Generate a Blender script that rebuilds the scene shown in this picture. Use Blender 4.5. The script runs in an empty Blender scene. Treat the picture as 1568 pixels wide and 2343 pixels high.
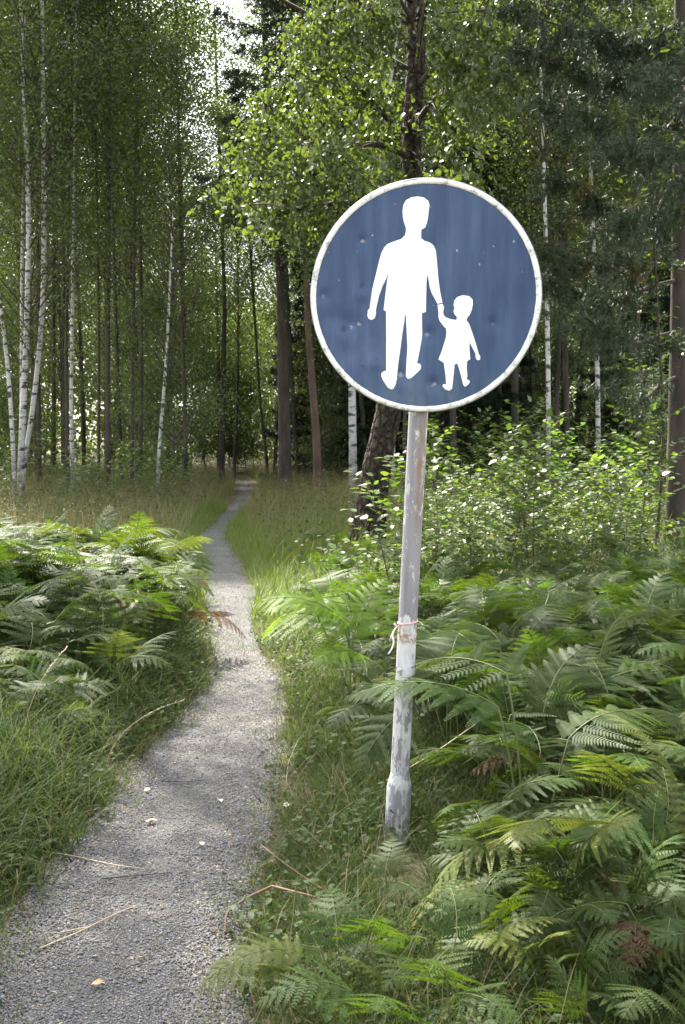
import bpy, math, random
import numpy as np
from mathutils import Vector

rng = np.random.default_rng(7)
random.seed(7)
C = bpy.context.scene.collection
SC = bpy.context.scene
R = math.radians

# ---------------------------------------------------------------- camera
FPX = 2600.0                      # focal length in units of a 1568 x 2342 picture
PITCH = math.atan(171 / FPX)
CAMH = 1.45
cd = bpy.data.cameras.new('camera')
cam = bpy.data.objects.new('camera', cd); C.objects.link(cam)
cam.location = (0, 0, CAMH)
cam.rotation_euler = (math.pi / 2 - PITCH, 0, 0)
cd.sensor_fit = 'VERTICAL'; cd.sensor_height = 24.0; cd.lens = 24.0 * FPX / 2342
cd.clip_start = 0.05; cd.clip_end = 2000
cd.dof.use_dof = True; cd.dof.focus_distance = 5.0; cd.dof.aperture_fstop = 7.0
SC.camera = cam

# ---------------------------------------------------------------- light
SUN_AZ = R(-27)                   # from +Y towards -X
SUN_EL = R(50)
sdir = Vector((math.sin(SUN_AZ) * math.cos(SUN_EL), math.cos(SUN_AZ) * math.cos(SUN_EL), math.sin(SUN_EL)))
w = bpy.data.worlds.new('World'); SC.world = w; w.use_nodes = True
nt = w.node_tree
sky = nt.nodes.new('ShaderNodeTexSky'); sky.sky_type = 'NISHITA'; sky.sun_disc = False
sky.sun_elevation = SUN_EL; sky.sun_rotation = SUN_AZ; sky.air_density = 1.0; sky.dust_density = 2.5
hs_ = nt.nodes.new('ShaderNodeHueSaturation'); hs_.inputs['Saturation'].default_value = .3
nt.links.new(sky.outputs[0], hs_.inputs['Color']); nt.links.new(hs_.outputs[0], nt.nodes['Background'].inputs[0])
nt.nodes['Background'].inputs[1].default_value = 0.15
sl = bpy.data.lights.new('sun', 'SUN'); sun = bpy.data.objects.new('sun', sl); C.objects.link(sun)
sl.energy = 5.0; sl.angle = R(0.53); sl.color = (1.0, 0.94, 0.84)
sun.rotation_euler = sdir.to_track_quat('Z', 'Y').to_euler()
SC.view_settings.view_transform = 'Standard'; SC.view_settings.look = 'None'
SC.view_settings.exposure = 2.36; SC.view_settings.gamma = 1.0
cy = SC.cycles
cy.max_bounces = 7; cy.diffuse_bounces = 4; cy.glossy_bounces = 2; cy.transmission_bounces = 4
cy.transparent_max_bounces = 4; cy.caustics_reflective = False; cy.caustics_refractive = False
cy.sample_clamp_indirect = 6.0
cy.use_denoising = True

# ---------------------------------------------------------------- pixel <-> world
def ray(px, py):
    x = (px - 784) / FPX; y = (1171 - py) / FPX
    c, s = math.cos(PITCH), math.sin(PITCH)
    return np.array([x, c + y * s, -s + y * c])
def at(px, py, Y):
    r = ray(px, py); return np.array([0, 0, CAMH]) + r * (Y / r[1])
def gnd(px, py, z=0.0):
    r = ray(px, py); return np.array([0, 0, CAMH]) + r * ((z - CAMH) / r[2])

# ---------------------------------------------------------------- path and terrain
rows = [(2600, -160, 520), (2342, -70, 558), (2250, -40, 552), (2150, 10, 548), (2050, 60, 570), (1940, 140, 602), (1850, 235, 622),
        (1760, 285, 636), (1680, 375, 646), (1600, 440, 655), (1550, 478, 640), (1500, 488, 606), (1440, 482, 574),
        (1350, 468, 588), (1280, 466, 552), (1230, 448, 516), (1205, 478, 522), (1160, 520, 562), (1130, 543, 583),
        (1105, 545, 580), (1085, 515, 556), (1070, 470, 520), (1055, 420, 450)]
PY, PC, PW = [], [], []
for (py, xl, xr) in rows:
    a = gnd(xl, py); b = gnd(xr, py)
    PY.append(a[1]); PC.append((a[0] + b[0]) / 2); PW.append((b[0] - a[0]) / 2)
PY = np.array(PY); PC = np.array(PC); PW = np.array(PW) * np.interp(PY, [2, 5, 9, 18, 30], [1.0, .92, .88, .85, .6])
def pc(y): return np.interp(y, PY, PC)
def pw(y): return np.interp(y, PY, PW)
def vnoise(x, y, s=1.0, seed=0):
    x = np.asarray(x, float) * s + seed * 17.3; y = np.asarray(y, float) * s - seed * 9.1
    return (np.sin(x * 1.7 + 1.3 * np.sin(y * 1.1)) * np.cos(y * 1.9 + np.sin(x * .7)) + .5 * np.sin(x * 4.1 + y * 2.3) * np.cos(y * 3.7 - x * 1.1)) / 1.5
def poff(x, y):
    return np.abs(np.asarray(x) - pc(y)) - pw(y)
def sstep(a, b, t):
    t = np.clip((t - a) / (b - a), 0, 1); return t * t * (3 - 2 * t)
def hgt(x, y):
    x = np.asarray(x, float); y = np.asarray(y, float)
    o = sstep(-0.05, 0.5, poff(x, y))
    h = o * (0.015 + 0.03 * vnoise(x, y, 0.9) + 0.012 * vnoise(x, y, 5, 3))
    h = h + sstep(0.4, 3.0, poff(x, y)) * sstep(0, 1, x - pc(y)) * 0.10 * sstep(2, 5, y) * sstep(40, 20, y)
    return h - (1 - o) * 0.02 + 0.008 * vnoise(x, y, 3.1, 5)

# ---------------------------------------------------------------- mesh helpers
class MB:
    def __init__(s): s.v = []; s.f = []; s.m = []; s.n = 0
    def add(s, v, f, mat=0):
        v = np.asarray(v, np.float32).reshape(-1, 3); f = np.asarray(f, np.int64)
        if len(f) == 0: return
        s.v.append(v); s.f.append(f + s.n); s.m.append(np.full(len(f), mat, np.int32)); s.n += len(v)
    def mesh(s, name, mats, smooth=False):
        me = bpy.data.meshes.new(name)
        V = np.concatenate(s.v)
        me.vertices.add(len(V)); me.vertices.foreach_set('co', V.astype(np.float32).ravel())
        loops = np.concatenate([f.ravel() for f in s.f])
        sizes = np.concatenate([np.full(len(f), f.shape[1], np.int32) for f in s.f])
        me.loops.add(len(loops)); me.loops.foreach_set('vertex_index', loops.astype(np.int32))
        me.polygons.add(len(sizes))
        st = np.concatenate([[0], np.cumsum(sizes)[:-1]]).astype(np.int32)
        me.polygons.foreach_set('loop_start', st)
        me.polygons.foreach_set('material_index', np.concatenate(s.m))
        if smooth: me.polygons.foreach_set('use_smooth', np.ones(len(sizes), bool))
        for m in (mats if isinstance(mats, (list, tuple)) else [mats]): me.materials.append(m)
        me.update(calc_edges=True)
        return me
    def obj(s, name, mats, parent=None, smooth=False):
        return link(name, s.mesh(name, mats, smooth), parent)
def link(name, data, parent=None):
    o = bpy.data.objects.new(name, data); C.objects.link(o)
    if parent: o.parent = parent
    return o
def tag(o, label=None, cat=None, group=None, kind=None):
    if label: o['label'] = label
    if cat: o['category'] = cat
    if group: o['group'] = group
    if kind: o['kind'] = kind
    return o
def nrm(a):
    a = np.asarray(a, float); return a / np.maximum(np.linalg.norm(a, axis=-1, keepdims=True), 1e-9)
def tube(mb, pts, rad, sides=8, mat=0, cap=True, rough=0.0):
    pts = np.asarray(pts, float); rad = np.asarray(rad, float) * np.ones(len(pts)); n = len(pts)
    T = np.gradient(pts, axis=0); T = nrm(T)
    ref = np.array([1.0, 0, 0]) if abs(T[0][0]) < 0.8 else np.array([0, 0, 1.0])
    X = nrm(np.cross(T, ref)); Y = nrm(np.cross(T, X))
    a = np.linspace(0, 2 * math.pi, sides, endpoint=False)
    rr = rad[:, None] * np.ones((n, sides))
    if rough: rr = rr * (1 + rough * rng.normal(size=(n, sides)))
    V = pts[:, None] + rr[..., None] * (np.cos(a)[None, :, None] * X[:, None] + np.sin(a)[None, :, None] * Y[:, None])
    i = np.arange(n - 1)[:, None] * sides; j = np.arange(sides)[None]; j2 = (j + 1) % sides
    F = np.stack([i + j, i + j2, i + sides + j2, i + sides + j], -1).reshape(-1, 4)
    mb.add(V.reshape(-1, 3), F, mat)
    if cap:
        mb.add(np.concatenate([V[-1], pts[-1:] + T[-1:] * rad[-1] * .4]), [[k, (k + 1) % sides, sides] for k in range(sides)], mat)
def smooth_pts(P, n):
    P = np.asarray(P, float); t = np.linspace(0, 1, len(P)); u = np.linspace(0, 1, n)
    out = np.stack([np.interp(u, t, P[:, k]) for k in range(P.shape[1])], -1)
    for _ in range(3): out[1:-1] = (out[:-2] + 2 * out[1:-1] + out[2:]) / 4
    return out
def scatter(mb, tv, tf, P, X, Y, Z, sx, sy=None, sz=None, mat=0):
    tv = np.asarray(tv, float); tf = np.asarray(tf); P = np.asarray(P, float); N = len(P)
    if N == 0: return
    sy = sx if sy is None else sy; sz = sx if sz is None else sz
    o = np.ones(N); sx = sx * o; sy = sy * o; sz = sz * o
    V = P[:, None] + (tv[None, :, 0] * sx[:, None])[..., None] * X[:, None] + (tv[None, :, 1] * sy[:, None])[..., None] * Y[:, None] + (tv[None, :, 2] * sz[:, None])[..., None] * Z[:, None]
    F = (np.arange(N) * len(tv))[:, None, None] + tf[None]
    mb.add(V.reshape(-1, 3), F.reshape(-1, tf.shape[1]), mat)
def frames(D, up=None, jit=0.0):
    """X along D, Z near up"""
    D = nrm(D); N = len(D)
    U = np.tile([0, 0, 1.0], (N, 1)) if up is None else np.asarray(up, float) * np.ones((N, 1))
    U = U + jit * rng.normal(size=(N, 3))
    Y = nrm(np.cross(U, D)); Z = np.cross(D, Y)
    return D, Y, Z
def rdir(n): return nrm(rng.normal(size=(n, 3)))

LEAF4_V = [(0, 0, 0), (.45, .36, .05), (1, 0, -.04), (.45, -.36, .05)]; LEAF4_F = [[0, 1, 2, 3]]
OV_V = [(0, 0, 0), (.18, .26, .03), (.5, .37, .06), (.8, .17, .02), (1.02, 0, -.05), (.8, -.17, .02), (.5, -.37, .06), (.18, -.26, .03), (.5, 0, 0)]
OV_F = [[0, 8, 2, 1], [8, 4, 3, 2], [0, 7, 6, 8], [8, 6, 5, 4]]

# ---------------------------------------------------------------- materials
def mat(name):
    m = bpy.data.materials.new(name); m.use_nodes = True
    n = m.node_tree.nodes; n.clear()
    out = n.new('ShaderNodeOutputMaterial')
    return m, m.node_tree, n, m.node_tree.links, out
def ramp(n, l, src, stops, interp='LINEAR'):
    r = n.new('ShaderNodeValToRGB'); r.color_ramp.interpolation = interp
    while len(r.color_ramp.elements) < len(stops): r.color_ramp.elements.new(.5)
    for e, (p, c) in zip(r.color_ramp.elements, stops):
        e.position = p; e.color = (*c, 1) if len(c) == 3 else c
    l.new(src, r.inputs[0]); return r
def noise(n, l, scale, detail=3, rough=.55, coord=None, dim='Object', stretch=None, dist=0):
    t = n.new('ShaderNodeTexNoise'); t.inputs['Scale'].default_value = scale
    t.inputs['Detail'].default_value = detail; t.inputs['Roughness'].default_value = rough; t.inputs['Distortion'].default_value = dist
    tc = n.new('ShaderNodeTexCoord') if coord is None else None
    s = tc.outputs[dim] if coord is None else coord
    if stretch:
        mp = n.new('ShaderNodeMapping'); mp.inputs['Scale'].default_value = stretch; l.new(s, mp.inputs[0]); s = mp.outputs[0]
    l.new(s, t.inputs['Vector']); return t
def bsdf(n, rough=.6, spec=.5, metal=0.0):
    b = n.new('ShaderNodeBsdfPrincipled'); b.inputs['Roughness'].default_value = rough
    b.inputs['Specular IOR Level'].default_value = spec; b.inputs['Metallic'].default_value = metal; return b
def leafmat(name, cols, rough=.42, spec=.5, trans=.35, tint=(1.5, 1.7, .7), objvar=.5):
    m, t, n, l, out = mat(name)
    g = n.new('ShaderNodeNewGeometry')
    r = ramp(n, l, g.outputs['Random Per Island'], [(i / max(1, len(cols) - 1), c) for i, c in enumerate(cols)])
    oi = n.new('ShaderNodeObjectInfo')
    hs = n.new('ShaderNodeHueSaturation')
    mr = n.new('ShaderNodeMapRange'); mr.inputs['To Min'].default_value = 1 - objvar * .5; mr.inputs['To Max'].default_value = 1 + objvar * .5
    l.new(oi.outputs['Random'], mr.inputs['Value']); l.new(mr.outputs[0], hs.inputs['Value'])
    mr2 = n.new('ShaderNodeMapRange'); mr2.inputs['To Min'].default_value = .5 - objvar * .03; mr2.inputs['To Max'].default_value = .5 + objvar * .02
    l.new(oi.outputs['Random'], mr2.inputs['Value']); l.new(mr2.outputs[0], hs.inputs['Hue'])
    l.new(r.outputs[0], hs.inputs['Color'])
    b = bsdf(n, rough, spec); l.new(hs.outputs[0], b.inputs['Base Color'])
    tr = n.new('ShaderNodeBsdfTranslucent')
    mx = n.new('ShaderNodeMix'); mx.data_type = 'RGBA'; mx.blend_type = 'MULTIPLY'; mx.inputs['Factor'].default_value = 1
    l.new(hs.outputs[0], mx.inputs['A']); mx.inputs['B'].default_value = (*tint, 1); l.new(mx.outputs['Result'], tr.inputs[0])
    ms = n.new('ShaderNodeMixShader'); ms.inputs[0].default_value = trans
    l.new(b.outputs[0], ms.inputs[1]); l.new(tr.outputs[0], ms.inputs[2]); l.new(ms.outputs[0], out.inputs[0])
    return m
def simple(name, c1, c2, scale, rough=.8, spec=.3, bump=.3, bscale=None, stretch=None, coord='Object'):
    m, t, n, l, out = mat(name)
    tx = noise(n, l, scale, 5, .6, stretch=stretch, dim=coord); r = ramp(n, l, tx.outputs[0], [(.3, c1), (.7, c2)])
    b = bsdf(n, rough, spec); l.new(r.outputs[0], b.inputs['Base Color'])
    if bump:
        bp = n.new('ShaderNodeBump'); bp.inputs['Strength'].default_value = bump; bp.inputs['Distance'].default_value = .02
        t2 = noise(n, l, bscale or scale * 3, 5, .65, stretch=stretch, dim=coord); l.new(t2.outputs[0], bp.inputs['Height']); l.new(bp.outputs[0], b.inputs['Normal'])
    l.new(b.outputs[0], out.inputs[0]); return m

M = {}
M['birchleaf'] = leafmat('birch_leaf', [(.045, .072, .022), (.08, .112, .03), (.06, .09, .028), (.11, .145, .035)], .35, .6, .42, (1.6, 1.6, .55), .25)
M['wood_leaf'] = leafmat('wood_leaf', [(.042, .066, .024), (.07, .10, .031), (.056, .083, .029), (.098, .132, .035)], .38, .45, .48, (1.6, 1.6, .55), .5)
M['shrub_leaf'] = leafmat('shrub_leaf', [(.055, .09, .028), (.085, .13, .034), (.07, .11, .034), (.12, .165, .04)], .40, .5, .42, (1.5, 1.6, .55), .25)
M['fern'] = leafmat('fern_leaf', [(.031, .056, .015), (.048, .080, .018), (.039, .068, .018), (.070, .102, .021)], .52, .17, .46, (1.65, 1.7, .4), .4)
M['sunglow'] = leafmat('sunlit_fern_leaf', [(.13, .22, .025), (.17, .27, .03)], .5, .25, .55, (1.4, 1.5, .5), .2)  # brightened fern leaf; glow of a backlit sun patch put into the colour
M['yellowfern'] = leafmat('yellowing_fern_leaf', [(.07, .11, .022), (.14, .15, .035), (.06, .10, .022), (.19, .17, .05)], .5, .2, .38, (1.3, 1.4, .6), .2)
M['brownfern'] = leafmat('dead_fern_leaf', [(.10, .06, .03), (.15, .09, .045), (.075, .045, .024)], .7, .2, .25, (1.2, 1, .8), .2)
M['fernstem'] = simple('fern_stem', (.06, .085, .022), (.11, .12, .035), 14, .5, .4, 0)
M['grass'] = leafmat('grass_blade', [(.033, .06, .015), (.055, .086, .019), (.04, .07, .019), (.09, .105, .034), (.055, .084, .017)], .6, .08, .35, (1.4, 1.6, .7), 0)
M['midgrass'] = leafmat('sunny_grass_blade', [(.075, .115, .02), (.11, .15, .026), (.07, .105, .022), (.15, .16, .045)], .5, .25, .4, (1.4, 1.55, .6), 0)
M['drygrass'] = leafmat('dry_grass_blade', [(.15, .125, .065), (.19, .155, .085), (.06, .085, .025), (.21, .17, .11)], .6, .2, .35, (1.2, 1.15, .9), 0)
M['cover'] = leafmat('cover_leaf', [(.035, .06, .02), (.055, .085, .024), (.03, .052, .02), (.08, .08, .035)], .6, .15, .3, (1.3, 1.5, .7), 0)
M['litter'] = leafmat('litter_leaf', [(.26, .17, .09), (.34, .26, .15), (.17, .10, .06), (.4, .34, .22)], .7, .25, .15, (1, 1, .9), 0)
M['farleaf'] = leafmat('far_leaf', [(.04, .06, .018), (.065, .088, .024), (.03, .046, .016)], .5, .2, .55, (1.7, 1.7, .6), 0)
M['needle'] = leafmat('pine_needle', [(.028, .048, .022), (.04, .062, .028), (.05, .07, .028)], .5, .35, .12, (1.2, 1.3, .7), .3)
M['brownneedle'] = leafmat('brown_needle', [(.10, .085, .035), (.075, .07, .03), (.05, .06, .025)], .6, .2, .2, (1.3, 1.2, .7), .2)
M['darkneedle'] = leafmat('spruce_needle', [(.016, .03, .016), (.024, .042, .02)], .5, .3, .08, (1.2, 1.3, .7), .3)
M['twig'] = simple('twig_bark', (.035, .028, .022), (.075, .06, .045), 9, .8, .2, 0)
M['darkbark'] = simple('dark_bark', (.03, .025, .021), (.085, .072, .06), 6, .9, .15, .6, 22, (1, 1, .25))
M['pinebark'] = simple('pine_bark', (.06, .04, .03), (.13, .09, .07), 5, .9, .15, .6, 18, (1, 1, .3))
M['straw'] = simple('straw_stem', (.3, .23, .13), (.45, .38, .24), 20, .6, .3, 0)
M['brownstem'] = simple('brown_stem', (.10, .055, .03), (.2, .125, .07), 10, .6, .3, 0)

def birchbark():
    m, t, n, l, out = mat('birch_bark')
    tc = n.new('ShaderNodeTexCoord'); sep = n.new('ShaderNodeSeparateXYZ'); l.new(tc.outputs['Object'], sep.inputs[0])
    a = noise(n, l, 1.0, 4, .6, tc.outputs['Object'], stretch=(3, 3, 9)); r1 = ramp(n, l, a.outputs[0], [(.53, (1, 1, 1)), (.60, (0, 0, 0))])
    b2 = noise(n, l, 1.0, 3, .6, tc.outputs['Object'], stretch=(9, 9, 60)); r2 = ramp(n, l, b2.outputs[0], [(.56, (1, 1, 1)), (.66, (.35, .35, .35))])
    low = n.new('ShaderNodeMapRange'); low.inputs['From Min'].default_value = 2.2; low.inputs['From Max'].default_value = .2
    low.inputs['To Min'].default_value = 0; low.inputs['To Max'].default_value = .9; l.new(sep.outputs[2], low.inputs[0])
    nz = noise(n, l, 1.0, 4, .7, tc.outputs['Object'], stretch=(8, 8, 5)); sub = n.new('ShaderNodeMath'); sub.operation = 'MULTIPLY'
    r3 = ramp(n, l, nz.outputs[0], [(.35, (0, 0, 0)), (.55, (1, 1, 1))]); l.new(low.outputs[0], sub.inputs[0]); l.new(r3.outputs[0], sub.inputs[1])
    mul = n.new('ShaderNodeMix'); mul.data_type = 'RGBA'; mul.blend_type = 'MULTIPLY'; mul.inputs[0].default_value = 1
    l.new(r1.outputs[0], mul.inputs['A']); l.new(r2.outputs[0], mul.inputs['B'])
    mx = n.new('ShaderNodeMix'); mx.data_type = 'RGBA'; l.new(mul.outputs['Result'], mx.inputs[0])
    mx.inputs['A'].default_value = (.035, .03, .027, 1); mx.inputs['B'].default_value = (.44, .425, .40, 1)
    mx2 = n.new('ShaderNodeMix'); mx2.data_type = 'RGBA'; l.new(sub.outputs[0], mx2.inputs[0]); l.new(mx.outputs['Result'], mx2.inputs['A']); mx2.inputs['B'].default_value = (.05, .042, .036, 1)
    b = bsdf(n, .6, .3); l.new(mx2.outputs['Result'], b.inputs['Base Color']); l.new(b.outputs[0], out.inputs[0]); return m
M['birch'] = birchbark()

def corkbark():
    m, t, n, l, out = mat('cork_bark')
    tc = n.new('ShaderNodeTexCoord')
    wp = noise(n, l, 5, 3, .6, tc.outputs['Object'])
    ad = n.new('ShaderNodeMix'); ad.data_type = 'RGBA'; ad.blend_type = 'ADD'; ad.inputs[0].default_value = .12
    mp = n.new('ShaderNodeMapping'); mp.inputs['Scale'].default_value = (11, 11, 6.5); l.new(tc.outputs['Object'], ad.inputs['A']); l.new(wp.outputs['Color'], ad.inputs['B']); l.new(ad.outputs['Result'], mp.inputs[0])
    vo = n.new('ShaderNodeTexVoronoi'); vo.feature = 'DISTANCE_TO_EDGE'; vo.inputs['Scale'].default_value = 1; l.new(mp.outputs[0], vo.inputs[0])
    n2 = noise(n, l, 30, 5, .7, tc.outputs['Object'])
    r = ramp(n, l, vo.outputs[0], [(0, (.03, .025, .02)), (.15, (.065, .055, .043)), (.5, (.10, .087, .07))])
    r2 = ramp(n, l, n2.outputs[0], [(.3, (.55, .55, .5)), (.7, (1.2, 1.15, 1.05))])
    mul = n.new('ShaderNodeMix'); mul.data_type = 'RGBA'; mul.blend_type = 'MULTIPLY'; mul.inputs[0].default_value = 1
    l.new(r.outputs[0], mul.inputs['A']); l.new(r2.outputs[0], mul.inputs['B'])
    sm = n.new('ShaderNodeMath'); sm.operation = 'MULTIPLY_ADD'; l.new(n2.outputs[0], sm.inputs[0]); sm.inputs[1].default_value = .25
    cl = ramp(n, l, vo.outputs[0], [(0, (0, 0, 0)), (.3, (1, 1, 1))]); l.new(cl.outputs[0], sm.inputs[2])
    bp = n.new('ShaderNodeBump'); bp.inputs['Strength'].default_value = 1; bp.inputs['Distance'].default_value = .05; l.new(sm.outputs[0], bp.inputs['Height'])
    b = bsdf(n, .9, .15); l.new(mul.outputs['Result'], b.inputs['Base Color']); l.new(bp.outputs[0], b.inputs['Normal']); l.new(b.outputs[0], out.inputs[0]); return m
M['cork'] = corkbark()

def groundmat():
    m, t, n, l, out = mat('forest_floor')
    a = noise(n, l, 6, 6, .7); r = ramp(n, l, a.outputs[0], [(.3, (.055, .045, .028)), (.5, (.11, .09, .05)), (.62, (.07, .085, .03)), (.75, (.17, .135, .085))])
    b2 = noise(n, l, 90, 4, .7); r2 = ramp(n, l, b2.outputs[0], [(.3, (.5, .5, .5)), (.7, (1.3, 1.3, 1.3))])
    mul = n.new('ShaderNodeMix'); mul.data_type = 'RGBA'; mul.blend_type = 'MULTIPLY'; mul.inputs[0].default_value = 1
    l.new(r.outputs[0], mul.inputs['A']); l.new(r2.outputs[0], mul.inputs['B'])
    b = bsdf(n, .9, .2); l.new(mul.outputs['Result'], b.inputs['Base Color'])
    bp = n.new('ShaderNodeBump'); bp.inputs['Strength'].default_value = .8; bp.inputs['Distance'].default_value = .02; l.new(b2.outputs[0], bp.inputs['Height']); l.new(bp.outputs[0], b.inputs['Normal'])
    l.new(b.outputs[0], out.inputs[0]); return m
def pathmat():
    m, t, n, l, out = mat('fine_gravel')
    tc = n.new('ShaderNodeTexCoord')
    vo = n.new('ShaderNodeTexVoronoi'); vo.inputs['Scale'].default_value = 260; l.new(tc.outputs['Object'], vo.inputs[0])
    sp = n.new('ShaderNodeSeparateColor'); l.new(vo.outputs['Color'], sp.inputs[0])
    r = ramp(n, l, sp.outputs[0], [(0, (.045, .044, .045)), (.3, (.083, .082, .083)), (.6, (.12, .118, .117)), (.8, (.17, .166, .16)), (1, (.3, .292, .275))])
    a = noise(n, l, 2.3, 5, .65, tc.outputs['Object']); r2 = ramp(n, l, a.outputs[0], [(.32, (.72, .73, .77)), (.5, (.95, .95, .95)), (.7, (1.15, 1.1, 1.02))])
    mul = n.new('ShaderNodeMix'); mul.data_type = 'RGBA'; mul.blend_type = 'MULTIPLY'; mul.inputs[0].default_value = 1
    l.new(r.outputs[0], mul.inputs['A']); l.new(r2.outputs[0], mul.inputs['B'])
    d = noise(n, l, 260, 3, .7, tc.outputs['Object']); r3 = ramp(n, l, d.outputs[0], [(.35, (.8, .8, .8)), (.65, (1.2, 1.2, 1.2))])
    mul2 = n.new('ShaderNodeMix'); mul2.data_type = 'RGBA'; mul2.blend_type = 'MULTIPLY'; mul2.inputs[0].default_value = 1
    l.new(mul.outputs['Result'], mul2.inputs['A']); l.new(r3.outputs[0], mul2.inputs['B'])
    # trodden line of fine dust, soil and crumbs towards the edges
    ac = n.new('ShaderNodeAttribute'); ac.attribute_name = 'across'
    wn = noise(n, l, 5.5, 6, .75, tc.outputs['Object']); w1 = n.new('ShaderNodeMath'); w1.operation = 'MULTIPLY_ADD'; l.new(wn.outputs[0], w1.inputs[0]); w1.inputs[1].default_value = 1.5; l.new(ac.outputs['Fac'], w1.inputs[2])
    du = ramp(n, l, w1.outputs[0], [(.55, (.75, .75, .75)), (1.0, (0, 0, 0))])
    mr_ = n.new('ShaderNodeMapRange'); mr_.inputs['From Min'].default_value = 1.52; mr_.inputs['From Max'].default_value = 1.78; mr_.inputs['To Max'].default_value = .9; l.new(w1.outputs[0], mr_.inputs[0])
    fine = noise(n, l, 420, 3, .8, tc.outputs['Object']); fr_ = ramp(n, l, fine.outputs[0], [(.3, (.08, .077, .073)), (.5, (.13, .126, .118)), (.7, (.2, .193, .18))])
    mxd = n.new('ShaderNodeMix'); mxd.data_type = 'RGBA'; l.new(du.outputs[0], mxd.inputs[0]); l.new(mul2.outputs['Result'], mxd.inputs['A']); l.new(fr_.outputs[0], mxd.inputs['B'])
    sl_ = ramp(n, l, fine.outputs[0], [(.35, (.05, .038, .025)), (.65, (.14, .11, .075))])
    mxs = n.new('ShaderNodeMix'); mxs.data_type = 'RGBA'; l.new(mr_.outputs[0], mxs.inputs[0]); l.new(mxd.outputs['Result'], mxs.inputs['A']); l.new(sl_.outputs[0], mxs.inputs['B'])
    b = bsdf(n, .9, .15); l.new(mxs.outputs['Result'], b.inputs['Base Color'])
    inv = n.new('ShaderNodeMath'); inv.operation = 'SUBTRACT'; inv.inputs[0].default_value = 1; l.new(vo.outputs['Distance'], inv.inputs[1])
    bp = n.new('ShaderNodeBump'); bp.inputs['Strength'].default_value = .9; bp.inputs['Distance'].default_value = .008; l.new(inv.outputs[0], bp.inputs['Height']); l.new(bp.outputs[0], b.inputs['Normal'])
    l.new(b.outputs[0], out.inputs[0]); return m
M['ground'] = groundmat(); M['path'] = pathmat()
M['pebble'] = leafmat('pebble_stone', [(.08, .079, .08), (.108, .106, .107), (.135, .132, .128), (.095, .094, .095), (.21, .205, .195), (.12, .1, .083)], .75, .3, 0.0, (1, 1, 1), 0)

# ---------------------------------------------------------------- ground and path
xs = np.concatenate([-np.geomspace(400, 8.2, 26), np.arange(-8, 8.01, .1), np.geomspace(8.2, 400, 26)])
ys = np.concatenate([-np.geomspace(400, .4, 18), np.arange(0, 14, .1), np.arange(14, 40, .35), np.geomspace(40.4, 700, 30)])
XX, YY = np.meshgrid(xs, ys); ZZ = hgt(XX, YY)
inside = poff(XX, YY) < -0.06; ZZ = np.where(inside & (YY > 0) & (YY < 60), ZZ - .03, ZZ)
nx, ny = len(xs), len(ys)
i = np.arange(ny - 1)[:, None] * nx; j = np.arange(nx - 1)[None]
g = MB(); g.add(np.stack([XX, YY, ZZ], -1).reshape(-1, 3), np.stack([i + j, i + j + 1, i + nx + j + 1, i + nx + j], -1).reshape(-1, 4))
tag(g.obj('ground', M['ground'], smooth=True), 'forest floor of soil and needles beneath ferns and grass', kind='structure')
yp = np.concatenate([np.arange(1.0, 20, .06), np.arange(20, 38, .25)]); nk = 29
u = np.linspace(-1, 1, nk)
jl = .11 * vnoise(yp, yp * .3, 3.0, 1) + .03 * vnoise(yp, yp, 9, 2); jr = .10 * vnoise(yp, yp * .4, 3.3, 4) + .03 * vnoise(yp, yp, 8, 6)
cl = pc(yp) - pw(yp) - .07 + jl; cr = pc(yp) + pw(yp) + .07 + jr
PX = cl[:, None] + (u[None] + 1) / 2 * (cr - cl)[:, None]; PYY = yp[:, None] + 0 * PX
PZ = np.maximum(hgt(PX, PYY), -.05) + .006 - .012 * np.abs(u[None]) ** 6 * 2
g = MB(); i = np.arange(len(yp) - 1)[:, None] * nk; j = np.arange(nk - 1)[None]
g.add(np.stack([PX, PYY, PZ], -1).reshape(-1, 3), np.stack([i + j, i + j + 1, i + nk + j + 1, i + nk + j], -1).reshape(-1, 4))
po = g.obj('path', M['path'], smooth=True); tag(po, 'narrow grey gravel footpath winding into the forest', kind='structure')
at_ = po.data.attributes.new('across', 'FLOAT', 'POINT'); at_.data.foreach_set('value', np.abs(np.broadcast_to(u[None], PX.shape)).astype(np.float32).ravel())
# loose stones
OV6 = [(1, 0, 0), (-1, 0, 0), (0, 1, 0), (0, -1, 0), (0, 0, 1), (0, 0, -1)]; OF6 = [(0, 2, 4), (2, 1, 4), (1, 3, 4), (3, 0, 4)]
def ico():
    p = (1 + 5 ** .5) / 2
    v = nrm(np.array([(-1, p, 0), (1, p, 0), (-1, -p, 0), (1, -p, 0), (0, -1, p), (0, 1, p), (0, -1, -p), (0, 1, -p), (p, 0, -1), (p, 0, 1), (-p, 0, -1), (-p, 0, 1)]))
    f = np.array([(0, 11, 5), (0, 5, 1), (0, 1, 7), (0, 7, 10), (0, 10, 11), (1, 5, 9), (5, 11, 4), (11, 10, 2), (10, 7, 6), (7, 1, 8), (3, 9, 4), (3, 4, 2), (3, 2, 6), (3, 6, 8), (3, 8, 9), (4, 9, 5), (2, 4, 11), (6, 2, 10), (8, 6, 7), (9, 8, 1)])
    return v, f
IV, IF = ico()
N = 110000
y = 2.2 + (rng.random(N) ** 1.7) * 9; s = rng.uniform(-1.1, 1.1, N); s = np.where((np.abs(s) < .55) & (rng.random(N) < .45), np.sign(s) * rng.uniform(.5, 1.12, N), s); x = pc(y) + s * pw(y)
P = np.stack([x, y, np.maximum(hgt(x, y), -.05) + .008], -1)
D, Y_, Z_ = frames(np.stack([rng.normal(size=N), rng.normal(size=N), .2 * rng.normal(size=N)], -1), jit=.3)
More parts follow.
